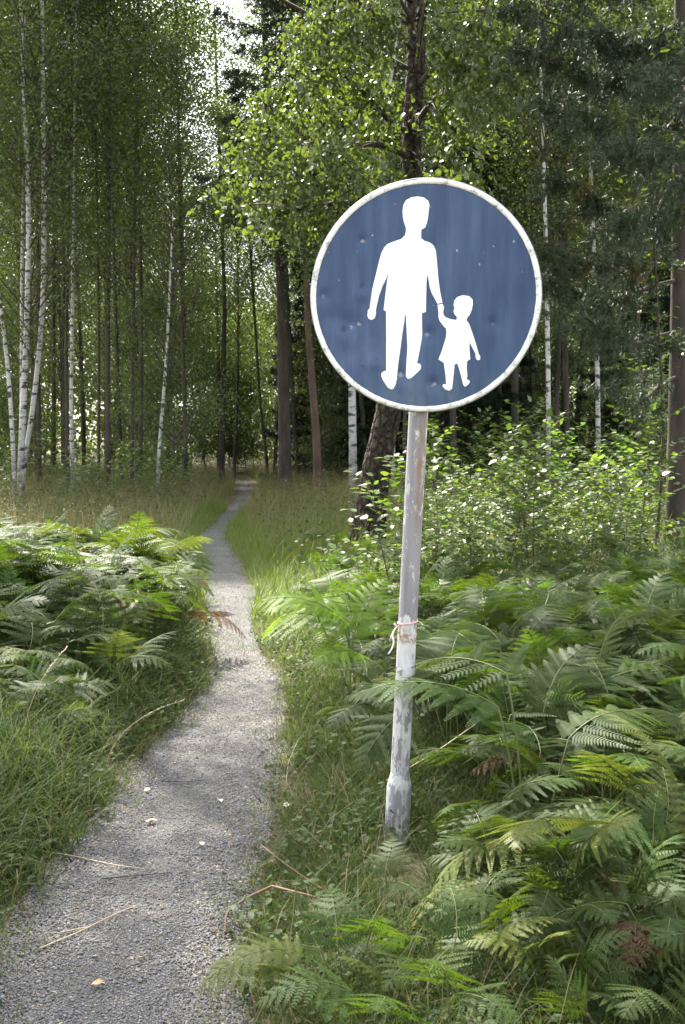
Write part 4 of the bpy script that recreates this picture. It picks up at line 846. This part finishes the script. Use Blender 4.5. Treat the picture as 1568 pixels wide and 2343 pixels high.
sapling(*gnd(745, 1170)[:2], .9, 'lone dark green bush in the tan grass right of the path', i=3)

# ---------------------------------------------------------------- trees
def crown_mesh(name, H, z0, rad, nleaf, leaf, ls, shape='oval', ncl=70, limbs=True, flat=.8, sig=.42, branchmat='twig', maxz=None):
    """leaf clusters hung on limbs, several hundred leaves each, in a crown from z0 to H round the stem at the origin"""
    gl, gb = MB(), MB()
    cs = []
    for k in range(ncl):
        u = rng.random() ** .8; z = z0 + (H - z0) * u
        prof = math.sin(min(1, max(.0, u) * .92 + .08) * math.pi) ** .6 if shape == 'oval' else (1 - u * .85)
        rr = rad * prof * math.sqrt(rng.uniform(.12, 1)); a = rng.uniform(0, 6.28); cs.append((rr * math.cos(a), rr * math.sin(a), z))
    cs = np.array(cs)
    if limbs:
        for c in cs:
            zb = max(z0 * .8, c[2] - .9 * math.hypot(c[0], c[1]) - .2); r0 = .008 + .006 * math.hypot(c[0], c[1])
            mid = np.array([c[0] * .45, c[1] * .45, (zb + c[2]) / 2 + .15]) + rng.normal(scale=.12, size=3)
            tube(gb, smooth_pts([(0, 0, zb), mid, c], 7), np.linspace(r0, .005, 7), 4, 0)
            for _ in range(4):
                e = c + rng.normal(scale=sig, size=3) * [1, 1, flat]; tube(gb, [c, (c + e) / 2 + rng.normal(scale=.04, size=3), e], [.006, .004, .002], 3, 0, cap=False)
    per = np.maximum(20, (nleaf / ncl * rng.lognormal(0, .5, ncl)).astype(int)); P = np.concatenate([c + np.stack([rng.normal(scale=sig, size=m_), rng.normal(scale=sig, size=m_), rng.normal(scale=sig * flat, size=m_)], -1) * rng.uniform(.7, 1.25) for c, m_ in zip(cs, per)])
    D = rng.normal(size=(len(P), 3)); D[:, 2] = D[:, 2] * .5 - .7; D, Y_, Z_ = frames(D, up=[0, 0, .35], jit=.9)
    scatter(gl, LEAF4_V, LEAF4_F, P, D, Y_, Z_, ls * rng.uniform(.7, 1.25, len(P)))
    return gl.mesh(name, M[leaf]), (gb.mesh(name + '_limbs', M[branchmat], True) if limbs else None)
CR = [crown_mesh('crown', 14, 4.0, 2.3, 20500, 'wood_leaf', .065, ncl=75), crown_mesh('crown', 13, 2.6, 2.0, 18000, 'wood_leaf', .06, ncl=80),
      crown_mesh('crown', 16, 5.5, 2.5, 21000, 'wood_leaf', .07, ncl=75), crown_mesh('crown', 12, 1.6, 1.8, 16000, 'wood_leaf', .06, ncl=80),
      crown_mesh('crown', 15, 3.2, 2.4, 20000, 'wood_leaf', .065, ncl=80)]
CRH = [crown_mesh('crown', 15, 6.0, 2.1, 17000, 'wood_leaf', .065, ncl=60), crown_mesh('crown', 15.5, 7.0, 1.9, 15000, 'wood_leaf', .065, ncl=55)]
BU = [crown_mesh('bush_crown', 4.2, .5, 1.2, 7200, 'wood_leaf', .06, ncl=34, sig=.3), crown_mesh('bush_crown', 5.6, .8, 1.4, 6500, 'wood_leaf', .06, ncl=40, sig=.32), crown_mesh('bush_crown', 3.0, .2, 1.1, 4200, 'wood_leaf', .055, ncl=28, sig=.28)]
# needle tufts
def tuft_template(n, ln, w):
    V, F = [], []
    d = rdir(n); d[:, 0] = np.abs(d[:, 0]) * 1.2; d = nrm(d)
    for k in range(n):
        s_ = nrm(np.cross(d[k], rdir(1)[0])) * w
        V += [list(-s_), list(s_), list(d[k] * ln)]; F.append([3 * k, 3 * k + 1, 3 * k + 2])
    return V, F
def conifer_mesh(name, H, z0, rad, rows_, per, leaf, tl, slope=-.25, dens=9, droopy=.15, pw_=.8, twn=10, w=.0045):
    gb, gl = MB(), MB(); P, D = [], []
    for k in range(rows_):
        z = z0 + (H - z0) * (k / rows_) ** .95 + rng.normal(scale=.05); ln0 = rad * (1 - (z - z0) / (H - z0 + .3)) ** pw_ + .15
        for j_ in range(per):
            az = j_ * 6.28 / per + rng.random() * 1.3; ln = ln0 * rng.uniform(.65, 1.15); d = np.array([math.cos(az), math.sin(az), 0])
            t = np.linspace(0, 1, 6); B = np.array([0, 0, z]) + d * (ln * t)[:, None] + np.array([0, 0, 1]) * (ln * (slope * t + droopy * t ** 2.5))[:, None]
            tube(gb, B, np.linspace(.012 + .006 * ln, .003, 6), 4, 0, cap=False)
            m_ = int(dens * ln) + 3; u = rng.uniform(.18, 1, m_); b0 = np.stack([np.interp(u, t, B[:, i]) for i in range(3)], -1)
            sd = np.cross(d, [0, 0, 1]); so = rng.choice([-1, 1], m_); tw = .34 * ln * (1.1 - u) + .06
            for q_ in (.3, .65, 1.0):
                P.append(b0 + (sd * so[:, None] * .8 + d * .55) * (tw * q_)[:, None] - np.array([0, 0, 1]) * (tw * q_ * .28)[:, None]); D.append(sd * so[:, None] * .8 + d * .6 - np.array([0, 0, .25]))
            P.append(b0); D.append(np.tile(d, (m_, 1)))
    P = np.concatenate(P); D = np.concatenate(D); P = P + rng.normal(scale=.02, size=P.shape)
    X_, Y_, Z_ = frames(D + .2 * rng.normal(size=D.shape), jit=.3); V, F = tuft_template(twn, 1.0, w / tl)
    scatter(gl, V, F, P, X_, Y_, Z_, tl)
    return gl.mesh(name, M[leaf]), gb.mesh(name + '_limbs', M['twig'])
SPR = [conifer_mesh('spruce_boughs', 13, .5, 2.1, 42, 7, 'darkneedle', .17, -.22, 9, w=.012, twn=9), conifer_mesh('spruce_boughs', 10, .3, 1.8, 36, 7, 'darkneedle', .17, -.3, 9, w=.012, twn=9)]
PIN = [conifer_mesh('pine_boughs', 14, 6.0, 2.4, 26, 5, 'needle', .16, .1, 8, .1, .45, w=.009, twn=12)]

BARKS = {'birch': 'birch', 'dark': 'darkbark', 'pine': 'pinebark', 'cork': 'cork'}
def tree(name, pts_px, Y, bark, label, group=None, crown=None, top=None, cscale=1.0, sides=14, cat='tree', rough=.02, dead=0, zc=None):
    """pts_px: (x, y, width) of the stem in the photograph, base first; stands at distance Y and goes on above the frame to height top"""
    P, Rr = [], []
    for (px, py, wd) in pts_px:
        p = at(px, py, Y); P.append(p); Rr.append(wd / 2 / FPX * Y)
    P = np.array(P); Rr = np.array(Rr); base = np.array([P[0][0], Y, float(hgt(P[0][0], Y)) - .15])
    if P[0][2] > base[2] + .02:
        P = np.concatenate([[[P[0][0], Y, base[2]]], P]); Rr = np.concatenate([[Rr[0] * 1.12], Rr])
    else: P[0][2] = base[2]
    if top and top > P[-1][2] + .3:
        d = P[-1] - P[-2]; d = d / max(d[2], .2) ; d = np.clip(d, -.12, 1); P = np.concatenate([P, [P[-1] + d * (top - P[-1][2]) * [1, 1, 1]]]); Rr = np.concatenate([Rr, [.025]])
    L_ = np.concatenate([[0], np.cumsum(np.linalg.norm(np.diff(P, axis=0), axis=1))]); n = max(24, int(L_[-1] / .25)); s = np.linspace(0, L_[-1], n)
    Q = np.stack([np.interp(s, L_, P[:, i]) for i in range(3)], -1); q_ = np.interp(s, L_, Rr)
    for _ in range(4): Q[1:-1] = (Q[:-2] + 2 * Q[1:-1] + Q[2:]) / 4; q_[1:-1] = (q_[:-2] + 2 * q_[1:-1] + q_[2:]) / 4
    r_ = link(name, None); r_.location = tuple(base); tag(r_, label, cat, group)
    g = MB(); tube(g, Q - base, q_, sides, 0, True, rough)
    if dead:
        for _ in range(dead):
            k = int(rng.uniform(.12, .6) * n); a = rng.uniform(0, 6.28); ln = rng.uniform(.3, 1.1); d = np.array([math.cos(a), math.sin(a) * .6, rng.uniform(-.2, .4)])
            tube(g, smooth_pts([Q[k] - base, Q[k] - base + d * ln * .5 + rng.normal(scale=.05, size=3), Q[k] - base + d * ln], 5), np.linspace(.014, .003, 5), 4)
    g.obj('trunk', M[BARKS[bark]], r_, smooth=True)
    if crown is not None:
        ml, mb_ = crown
        # the crown hangs on the stem where it stands at crown height
        zc_ = 6.0 if zc is None else zc; k = int(np.argmin(np.abs(Q[:, 2] - zc_))); off = (Q[k] - base) * [1, 1, 0]
        c = link('crown', ml, r_); c.location = (off[0], off[1], .1); c.rotation_euler = (0, 0, rng.uniform(0, 6.28)); c.scale = (cscale,) * 3
        if mb_:
            c2 = link('limbs', mb_, c)
    return r_, Q, q_
GB = None
tree('birch_tree', [(33, 1075, 10.3), (30, 1000, 9.5), (20, 850, 9.5), (2, 694, 8.6), (-15, 600, 7.7)], 23.5, 'birch', 'outermost left birch leaning out past the left edge', crown=CRH[1], top=15)
tree('birch_tree', [(47, 1095, 14.6), (53, 950, 14.6), (62, 760, 12.9), (67, 520, 11.2), (62, 325, 10.3), (55, 220, 8.6), (50, 60, 6.9), (48, 0, 6.9)], 24, 'birch', 'thick white birch forking with its neighbour at the left, nearly upright', crown=CR[4], top=16)
tree('birch_tree', [(50, 1102, 11.2), (60, 1030, 11.2), (75, 944, 11.2), (92, 794, 11.2), (102, 640, 11.2), (101, 440, 10.3), (99, 200, 9.5), (97, 0, 7.7)], 24.3, 'birch', 'tall white birch curving right from the left fork with black scars, reaching the top', crown=CR[2], top=18)
tree('birch_tree', [(46, 1085, 7.7), (50, 900, 7.7), (50, 700, 7.7), (52, 560, 6.9)], 25.5, 'birch', 'thinner birch half hidden behind the forked pair', crown=CRH[1], top=13)
tree('birch_tree', [(167, 1050, 8.6), (163, 930, 7.7), (166, 760, 7.7), (168, 600, 7.7), (170, 400, 5.2)], 25.5, 'birch', 'single banded birch standing right of the left birch group', crown=CRH[1], top=13)
tree('birch_tree', [(361, 1085, 7.7), (367, 994, 7.7), (380, 844, 6.9), (390, 640, 5.2), (396, 480, 2.1)], 24, 'birch', 'slim pale birch leaning right in front of the dark left forest', crown=CR[3], cscale=.8)
tree('birch_tree', [(808, 1050, 19), (806, 900, 17), (803, 760, 15), (860, 400, 8)], 25, 'birch', 'birch trunk showing below the left rim of the sign', crown=CR[4], top=13)
tree('birch_tree', [(900, 1010, 9), (898, 415, 7), (899, 225, 5)], 27, 'birch', 'thin birch seen just left of the thick trunk above the sign', crown=CR[0], top=13)
tree('birch_tree', [(1255, 1010, 11.2), (1255, 880, 10.3), (1250, 600, 9.5), (1245, 380, 7.7), (1239, 215, 6.0)], 24, 'birch', 'white birch trunk standing right next to the sign rim', crown=CR[2], top=14)
tree('birch_tree', [(1369, 1010, 11), (1367, 850, 11), (1359, 600, 10), (1352, 400, 9), (1349, 250, 7)], 27, 'birch', 'second birch from the sign on the right, under the dark boughs', crown=CR[0], top=14)
tree('pine_tree', [(248, 1060, 12), (247, 800, 11), (249, 500, 10), (250, 300, 9)], 27, 'dark', 'straight dark trunk between the banded birch and the slim pale birch', crown=CRH[0], top=15)
tree('alder_tree', [(125, 1050, 9), (122, 800, 9), (124, 560, 8)], 36, 'dark', 'dark thin trunk directly right of the curving tall birch', crown=CRH[1], top=14)
tree('alder_tree', [(155, 1050, 8), (152, 800, 8), (156, 560, 7)], 28, 'dark', 'dark thin trunk just left of the single banded birch', crown=CRH[0], top=14)
tree('alder_tree', [(302, 1050, 9), (304, 800, 8), (308, 560, 7)], 28, 'dark', 'grey slender trunk left of the slim leaning birch', crown=CRH[1], top=14)
tree('alder_tree', [(426, 1040, 9), (420, 850, 8), (415, 600, 7)], 30, 'dark', 'dark slender trunk right of the slim leaning birch', crown=CRH[0], top=14)
tree('alder_tree', [(508, 1048, 13), (510, 900, 12), (515, 700, 9), (510, 560, 8)], 34, 'dark', 'blackish trunk standing where the path enters the forest', cscale=.74, crown=CRH[1], top=14)
tree('alder_tree', [(612, 1055, 7), (596, 930, 6), (588, 800, 6), (575, 600, 5)], 35, 'dark', 'thin leaning trunk behind the path bend', cscale=.7, crown=CRH[0], top=11)
tree('oak_tree', [(653, 1062, 29), (651, 960, 27), (648, 800, 26), (645, 640, 24), (630, 440, 20), (612, 240, 16), (604, 0, 13)], 28, 'dark', 'big grey trunk with dead twigs right of the path end', crown=CRH[1], top=14, dead=16, sides=20)
tree('pine_tree', [(727, 1045, 19), (717, 900, 17), (705, 750, 15), (700, 544, 14), (693, 200, 11), (690, 0, 9)], 26, 'pine', 'reddish pine trunk leaning left just left of the sign', crown=PIN[0], top=15, dead=6)
tree('pine_tree', [(1178, 1000, 18), (1178, 600, 15), (1180, 420, 13), (1182, 200, 10)], 30, 'dark', 'dark trunk peeping out behind the upper right rim of the sign', crown=CRH[0], top=13)
tree('alder_tree', [(1461, 1010, 11), (1461, 850, 10), (1458, 600, 9)], 27, 'dark', 'slim dark trunk midway between second right birch and right pine', crown=CRH[1], top=12)
tree('alder_tree', [(1298, 1000, 10), (1297, 850, 9), (1290, 700, 8)], 28, 'dark', 'slim grey trunk between the two right birches', crown=CRH[0], top=11)
# right pine close by
_, Qp, qp = tree('pine_tree', [(1546, 1290, 50), (1548, 1100, 47), (1552, 900, 43), (1556, 600, 38), (1558, 300, 33), (1558, 0, 28)], 13.5, 'dark', 'stout dark pine trunk at the right edge with boughs spreading left', top=12, sides=26, dead=0)
pine = _
# its needle boughs, reaching left over the clearing
gb, gn, gbn = MB(), MB(), MB(); Pn, Dn, Pb2, Db2 = [], [], [], []
pb = np.array(pine.location)
def bough(start, end, sag, ntw, brown=False, tw=.5):
    s = np.array(start) - pb; e = np.array(end) - pb; t = np.linspace(0, 1, 12)
    B = s + (e - s) * t[:, None] - np.array([0, 0, 1]) * (sag * np.sin(t * math.pi))[:, None] + np.array([0, .12, .05]) * np.sin(t * 7)[:, None]
    tube(gb, B, np.linspace(.03, .006, 12), 6)
    for k in range(ntw):
        u = rng.uniform(.12, 1) ; b0 = np.array([np.interp(u, t, B[:, i]) for i in range(3)]); dirn = nrm(nrm(e - s) * .7 + rng.normal(scale=.7, size=3) * [1, 1, .5] - [0, 0, .25]); ln = tw * rng.uniform(.4, 1.1)
        c = b0 + dirn * ln; tube(gb, [b0, (b0 + c) / 2 + [0, 0, .03], c], [.006, .004, .002], 4, cap=False)
        m_ = int(26 * ln / .5); uu = rng.uniform(.1, 1, m_)[:, None]; pp = b0 + (c - b0) * uu + rng.normal(scale=.035, size=(m_, 3))
        (Pb2 if brown and rng.random() < .22 else Pn).append(pp); (Db2 if (Pb2 and Pb2[-1] is pp) else Dn).append(np.tile(dirn, (m_, 1)))
for (py, ex, ey, YY_, nt_, br) in [(60, 1180, 20, 10.7, 75, 0), (180, 1210, 120, 11.1, 80, 0), (330, 1260, 240, 10.5, 80, 0), (60, 1360, 60, 11.7, 60, 0), (460, 1300, 420, 11.5, 75, 1), (560, 1225, 560, 10.9, 85, 1), (640, 1250, 640, 11.6, 70, 1), (760, 1330, 720, 10.7, 45, 0), (860, 1380, 880, 11.3, 26, 0), (-80, 1250, -100, 11.1, 70, 0), (-220, 1330, -160, 11.5, 70, 0), (250, 1420, 330, 10.3, 60, 0), (120, 1440, 170, 10.3, 60, 0), (400, 1430, 500, 10.5, 60, 0), (-150, 1180, -60, 10.3, 60, 0), (-300, 1500, -200, 10.1, 60, 0), (100, 1640, 60, 10.5, 50, 0), (400, 1660, 380, 10.7, 50, 0)]:
    s = at(1556, py, 13.5); e = at(ex, ey, YY_); bough(s, e, .18, int(nt_ * .85), br)
V_, F_ = tuft_template(10, 1.0, .0042 / .09)
for (PP, DD, gg) in ((Pn, Dn, gn), (Pb2, Db2, gbn)):
    PP = np.concatenate(PP); DD = np.concatenate(DD); X_, Y_, Z_ = frames(DD + .5 * rng.normal(size=DD.shape), jit=.4); scatter(gg, V_, F_, PP, X_, Y_, Z_, .085 * rng.uniform(.8, 1.2, len(PP)))
lb = gb.obj('limbs', M['darkbark'], pine); gn.obj('needles', M['needle'], lb); o = gbn.obj('dead_needles', M['brownneedle'], lb); o['label'] = 'withered brown needles hanging in the boughs'

# thick leaning trunk behind the sign with its leafy branches
HY = 14.0
hero, Q, q_ = tree('alder_tree', [(842, 1215, 78), (838, 1180, 76), (852, 1110, 66), (872, 1030, 60), (890, 940, 56), (912, 800, 52), (928, 600, 48), (938, 440, 45), (942, 300, 43), (950, 200, 42), (956, 80, 42), (952, 0, 42)], HY, 'cork', 'thick leaning tree with deeply cracked bark right behind the sign', top=11, sides=60, rough=.035)
hb = np.array(hero.location)
gl_, gb_ = MB(), MB(); LP_, LD_ = [], []
def spray(px, py, Yd, r, n, dens=1.0):
    c = at(px, py, Yd) - hb; rad = r / FPX * Yd
    for k in range(n):
        o = c + rng.normal(scale=rad * .55, size=3) * [1, 1.1, .75]; ln = rng.uniform(.18, .42); az = rng.uniform(0, 6.28)
        t = np.linspace(0, 1, 5); d = np.array([math.cos(az), math.sin(az), 0]); B = o + d * (ln * t)[:, None] * .8 - np.array([0, 0, 1]) * (ln * .75 * t ** 1.8)[:, None]
        tube(gb_, B, np.linspace(.0035, .0012, 5), 3, cap=False)
        m_ = int(10 * dens); u = rng.uniform(.05, 1, m_); LP_.append(np.stack([np.interp(u, t, B[:, i]) for i in range(3)], -1) + rng.normal(scale=.02, size=(m_, 3)))
        dd = d * .4 + rng.normal(scale=.6, size=(m_, 3)); dd[:, 2] -= .75; LD_.append(dd)
    return c
def limb(path, r0, r1, subs=8):
    P = smooth_pts([at(*p) - hb for p in path], 20); tube(gb_, P, np.linspace(r0, r1 * .4, 20), 7)
    for k in range(subs):
        i_ = int(rng.uniform(5, 19)); e = P[i_] + rng.normal(scale=.35, size=3) * [1, 1, .6]; tube(gb_, smooth_pts([P[i_], (P[i_] + e) / 2 + [0, 0, .06], e], 5), np.linspace(r1 * 1.1, .002, 5), 4, cap=False)
for pth, a_, b_2 in [([(938, 560, HY), (905, 545, 13.4), (830, 470, 12.8), (760, 380, 12.4), (690, 330, 12)], .05, .012), ([(935, 300, HY), (900, 290, 13.5), (840, 215, 13), (760, 150, 12.6), (690, 170, 12.2)], .045, .012),
                     ([(945, 310, HY), (965, 260, 13.6), (1040, 180, 13.2), (1100, 60, 12.8), (1130, -40, 12.6)], .05, .014), ([(940, 360, HY), (880, 330, 13.4), (800, 330, 12.8), (700, 360, 12.3), (600, 420, 12)], .05, .01),
                     ([(930, 480, HY), (860, 460, 13.3), (700, 470, 12.4), (610, 500, 12), (560, 460, 11.8)], .045, .01), ([(950, 120, HY), (900, 60, 13.4), (820, 30, 13), (740, 60, 12.6)], .04, .01), ([(950, 200, HY), (1000, 150, 13.6), (1090, 150, 13.2), (1180, 180, 13)], .04, .01),
                     ([(940, 420, HY), (1000, 380, 13.6), (1070, 330, 13.2), (1120, 380, 12.9)], .04, .01)]: limb(pth, a_, b_2)
for (px, py, r_, n_) in [(560, 430, 55, 34), (610, 330, 65, 52), (560, 330, 30, 16), (660, 420, 70, 50), (620, 240, 45, 26), (690, 270, 75, 62), (700, 180, 65, 46), (750, 350, 80, 62), (780, 220, 80, 62), (720, 480, 60, 30), (800, 440, 70, 42), (850, 320, 75, 52), (860, 180, 75, 52), (790, 110, 75, 50), (700, 90, 50, 28), (860, 60, 70, 46), (640, 480, 50, 22), (560, 500, 30, 10), (770, 20, 70, 40), (900, 260, 55, 24), (940, 380, 55, 20), (840, 400, 60, 30),
                         (1000, 60, 55, 30), (1040, 130, 65, 42), (1030, 220, 70, 42), (1090, 60, 60, 34), (1100, 200, 60, 36), (1010, 300, 60, 34), (1080, 300, 60, 28), (1140, 120, 50, 26), (1060, 400, 55, 20), (1100, 440, 40, 16), (1000, 400, 40, 16), (1140, 30, 50, 22), (900, 10, 60, 26), (990, -10, 60, 26)]:
    spray(px, py, rng.uniform(11.6, 13.6), r_, n_)
# the higher crown above the frame
for k in range(120):
    a = rng.uniform(0, 6.28); rr = 3.2 * math.sqrt(rng.uniform(.02, 1)); zz = rng.uniform(7.2, 12.0); P = hb + [-1.4 + rr * 1.15 * math.cos(a), -2.2 + rr * .95 * math.sin(a), zz]
    if P[1] > 13.4 + (zz - 8) * .5: continue
    s = Q[int(np.argmin(np.abs(Q[:, 2] - (zz - rr * .6))))] - hb; tube(gb_, smooth_pts([s, (s + P - hb) / 2 + [0, 0, .1], P - hb], 6), np.linspace(.03, .006, 6), 4, cap=False)
    for _ in range(13):
        m_ = 11; o = P - hb + rng.normal(scale=.42, size=3); LP_.append(o + rng.normal(scale=.12, size=(m_, 3))); dd = rng.normal(scale=.6, size=(m_, 3)); dd[:, 2] -= .7; LD_.append(dd)
LP2 = np.concatenate(LP_); LD2 = np.concatenate(LD_); wp_ = LP2 + hb; dpt = wp_[:, 1] * math.cos(PITCH) - (wp_[:, 2] - CAMH) * math.sin(PITCH)
pxx = 784 + FPX * wp_[:, 0] / dpt; kp = ~((wp_[:, 1] < HY) & (np.abs(pxx - 945) < 32) & (wp_[:, 2] < 7) & (rng.random(len(pxx)) < .85)); LP2 = LP2[kp]; LD2 = LD2[kp]
D, Y_, Z_ = frames(LD2, up=[0, -.1, .5], jit=.7)
scatter(gl_, OV_V, OV_F, LP2, D, Y_, Z_, .062 * rng.uniform(.75, 1.25, len(LP2)))
hl = gb_.obj('branches', M['twig'], hero, smooth=True); gl_.obj('leaves', M['birchleaf'], hl)

# small leafy twigs of a shrub in front of the right pine
sx = at(1500, 620, 12.4)
shrub = link('rowan_tree', None); shrub.location = (sx[0], 12.2, float(hgt(sx[0], 12.2))); tag(shrub, 'thin young tree with yellow green leaf tips in front of the right pine', 'tree')
sb = np.array(shrub.location); gs, gl = MB(), MB(); P, D_ = [], []
stem = smooth_pts([sb, at(1520, 1000, 12.2), at(1500, 620, 12.2), at(1480, 300, 12.2), at(1500, 20, 12.2)], 30) - sb; tube(gs, stem, np.linspace(.02, .004, 30), 6)
for (px, py) in [(1510, 330), (1480, 300), (1450, 370), (1500, 40), (1540, 100), (1470, 560), (1520, 450), (1550, 600), (1440, 520), (1490, 720), (1530, 800), (1560, 300), (1500, 960), (1540, 1050), (1450, 1080), (1480, 900)]:
    c = at(px, py, 12.1 + rng.uniform(-.3, .3)) - sb; k = int(np.argmin(np.abs(stem[:, 2] - c[2] + .2))); B = smooth_pts([stem[k], (stem[k] + c) / 2 + [0, 0, .05], c], 6); tube(gs, B, np.linspace(.006, .002, 6), 4, cap=False)
    for _ in range(26): P.append(c + rng.normal(scale=.13, size=3)); dd = rng.normal(size=3); dd[2] = -.2; D_.append(dd)
D, Y_, Z_ = frames(np.array(D_), jit=.4); scatter(gl, OV_V, OV_F, np.array(P), D, Y_, Z_, .075); gs.obj('trunk', M['twig'], shrub); gl.obj('leaves', M['shrub_leaf'], shrub)

# spruces
def plain_tree(name, x, y, H, bark, label, group, crown, sc, r=.09, cat='tree'):
    r_ = link(name, None); r_.location = (x, y, float(hgt(x, y)) - .1); tag(r_, label, cat, group)
    g = MB(); n = 14; t = np.linspace(0, 1, n); a = rng.uniform(0, 6.28, 2); lean = rng.normal(scale=.03, size=2)
    P = np.stack([H * lean[0] * t + .12 * np.sin(t * 3 + a[0]), H * lean[1] * t + .12 * np.sin(t * 3 + a[1]), H * t], -1); P -= P[0]
    tube(g, P, r * (1 - .75 * t), 10, 0, True, .02); g.obj('trunk', M[bark], r_, smooth=True)
    c = link('crown', crown[0], r_); c.scale = (sc, sc, sc); c.rotation_euler = (0, 0, rng.uniform(0, 6.28)); c.location = (P[n // 2][0] * .8, P[n // 2][1] * .8, 0)
    if crown[1]: link('limbs', crown[1], c)
    return r_
def xpx(px, Y): return at(px, 1000, Y)[0]
plain_tree('spruce_tree', xpx(1100, 31), 31, 12, 'darkbark', 'black looking spruce behind the top right of the sign', None, SPR[0], 1.0)
plain_tree('spruce_tree', xpx(850, 33), 33, 11, 'darkbark', 'dark spruce hiding behind the lower left of the sign', None, SPR[1], 1.0)
plain_tree('spruce_tree', xpx(760, 36), 36, 12, 'darkbark', 'dark spruce right of the reddish pine trunk', None, SPR[0], 1.0)
plain_tree('spruce_tree', xpx(1420, 33), 33, 9, 'darkbark', 'dark spruce between the second right birch and the right edge', None, SPR[1], .85)
plain_tree('spruce_tree', xpx(1530, 35), 35, 12, 'darkbark', 'dark spruce behind the stout right pine', None, SPR[0], 1.0)
#plain_tree('spruce_tree', xpx(590, 41), 41, 12, 'darkbark', 'dark spruce at the end of the path', None, SPR[0], 1.0)
# forest depth: slim trees and bushes one behind another
def place_many(n, xr_, yr_, mind, fn, ok=lambda x, y: True):
    pts = []; tr_ = 0
    while len(pts) < n and tr_ < 20000:
        tr_ += 1; y = rng.uniform(*yr_); x = rng.uniform(-.36, .36) * y
        if not ok(x, y) or any((x - a) ** 2 + (y - b) ** 2 < mind ** 2 for a, b in pts): continue
        pts.append((x, y))
    for x, y in pts: fn(x, y)
def skyg(x, y):
    px = 784 + FPX * x / y
    return not (470 < px < 600 and rng.random() < .45) and not (1290 < px < 1350 and rng.random() < .7)
def ft(x, y):
    k = int(rng.integers(5)); px = 784 + FPX * x / y; sc = rng.uniform(.82, 1.02) * (1.0 if y < 44 else 1.2) * (.70 if 455 < px < 620 else 1)
    k = k if y > 42 else 2
    plain_tree('slender_tree', x, y, 14 * sc, 'darkbark', 'slender dark stemmed tree deep in the forest ' + ('behind the left birches' if px < 480 else 'beyond the path end' if px < 800 else 'behind the right birches'), 'slender trees deep in the forest ' + ('left' if px < 480 else 'middle' if px < 800 else 'right'), CR[k], sc, rng.uniform(.05, .1))
place_many(105, None, (32, 66), 1.3, ft, skyg)
CRS = crown_mesh('crown', 15, 8.5, 1.7, 9000, 'wood_leaf', .065, ncl=40)
def ft2(x, y):
    plain_tree('slender_tree', x, y, 15, 'darkbark', 'bare dark pole like trunk at the edge of the forest ' + ('left of the path' if x < -2 else 'right of the path'), 'slender trees along the forest edge ' + ('left of the path' if x < -2 else 'right of the path'), CRS, 1.0, rng.uniform(.04, .085))
place_many(30, None, (27, 37), 1.2, ft2, lambda x, y: float(poff(x, y)) > 1)
def bt(x, y):
    plain_tree('forest_bush', x, y, rng.uniform(2, 3), 'twig', 'leafy understory bush between forest trunks ' + ('left of the path' if x < -2.5 else 'right of the path'), 'understory bushes ' + ('left' if x < -2.5 else 'right'), BU[int(rng.integers(3))], rng.uniform(.75, 1.15), .025, 'bush')
place_many(84, None, (31, 56), .95, bt, lambda x, y: float(poff(x, y)) > .8 or y > 46)
for px_, Y_b in ((470, 50), (505, 47), (545, 49), (580, 46), (440, 46), (610, 50), (525, 54)):
    plain_tree('forest_bush', xpx(px_, Y_b), Y_b, 3, 'twig', 'leafy bush closing the gap where the path disappears', 'bushes at the end of the path', BU[1], 1.25, .025, 'bush')
# trees left and right of the picture whose crowns shade the near path
def side_tree(x, y, H, label, z0, rad, nl, shift=(0, 0)):
    cm = crown_mesh('crown', H, z0, rad, nl, 'birchleaf', .06, ncl=60, sig=.36)
    t_ = plain_tree('birch_tree', x, y, H * .9, 'birch', label, None, cm, 1.0, .12)
    t_.children[1].location = (shift[0], shift[1], 0); t_.children[1].rotation_euler = (0, 0, 0)
    return t_
side_tree(-4.9, 11.0, 12.2, 'birch standing outside the left edge above the ferns', 6.9, 2.5, 17000, (1.15, -.1))
#side_tree(3.6, 17.5, 13, 'birch crown hanging above the right thicket', 8.0, 2.2, 11000)
#side_tree(-2.0, 13.0, 13.0, 'birch crown high above the path bend', 8.2, 2.2, 9000)
# far forest mass
g = MB(); N = 120000
a = rng.uniform(-.46, .46, N); y = rng.uniform(62, 95, N); x = a * y; z = rng.random(N) ** .8 * (11 + 5 * vnoise(x, y * 0, .12, 3) + 3 * vnoise(x, y * 0, .5, 8))
P = np.stack([x, y, z], -1); D = rng.normal(size=(N, 3)); D, Y_, Z_ = frames(D, jit=.9); scatter(g, LEAF4_V, LEAF4_F, P, D, Y_, Z_, rng.uniform(.18, .42, N))
tag(g.obj('distant_forest', M['farleaf']), 'far green forest closing the view behind the trunks', 'forest', kind='stuff')
print('ferns', nR, nL, nM, 'objects', len(bpy.data.objects))
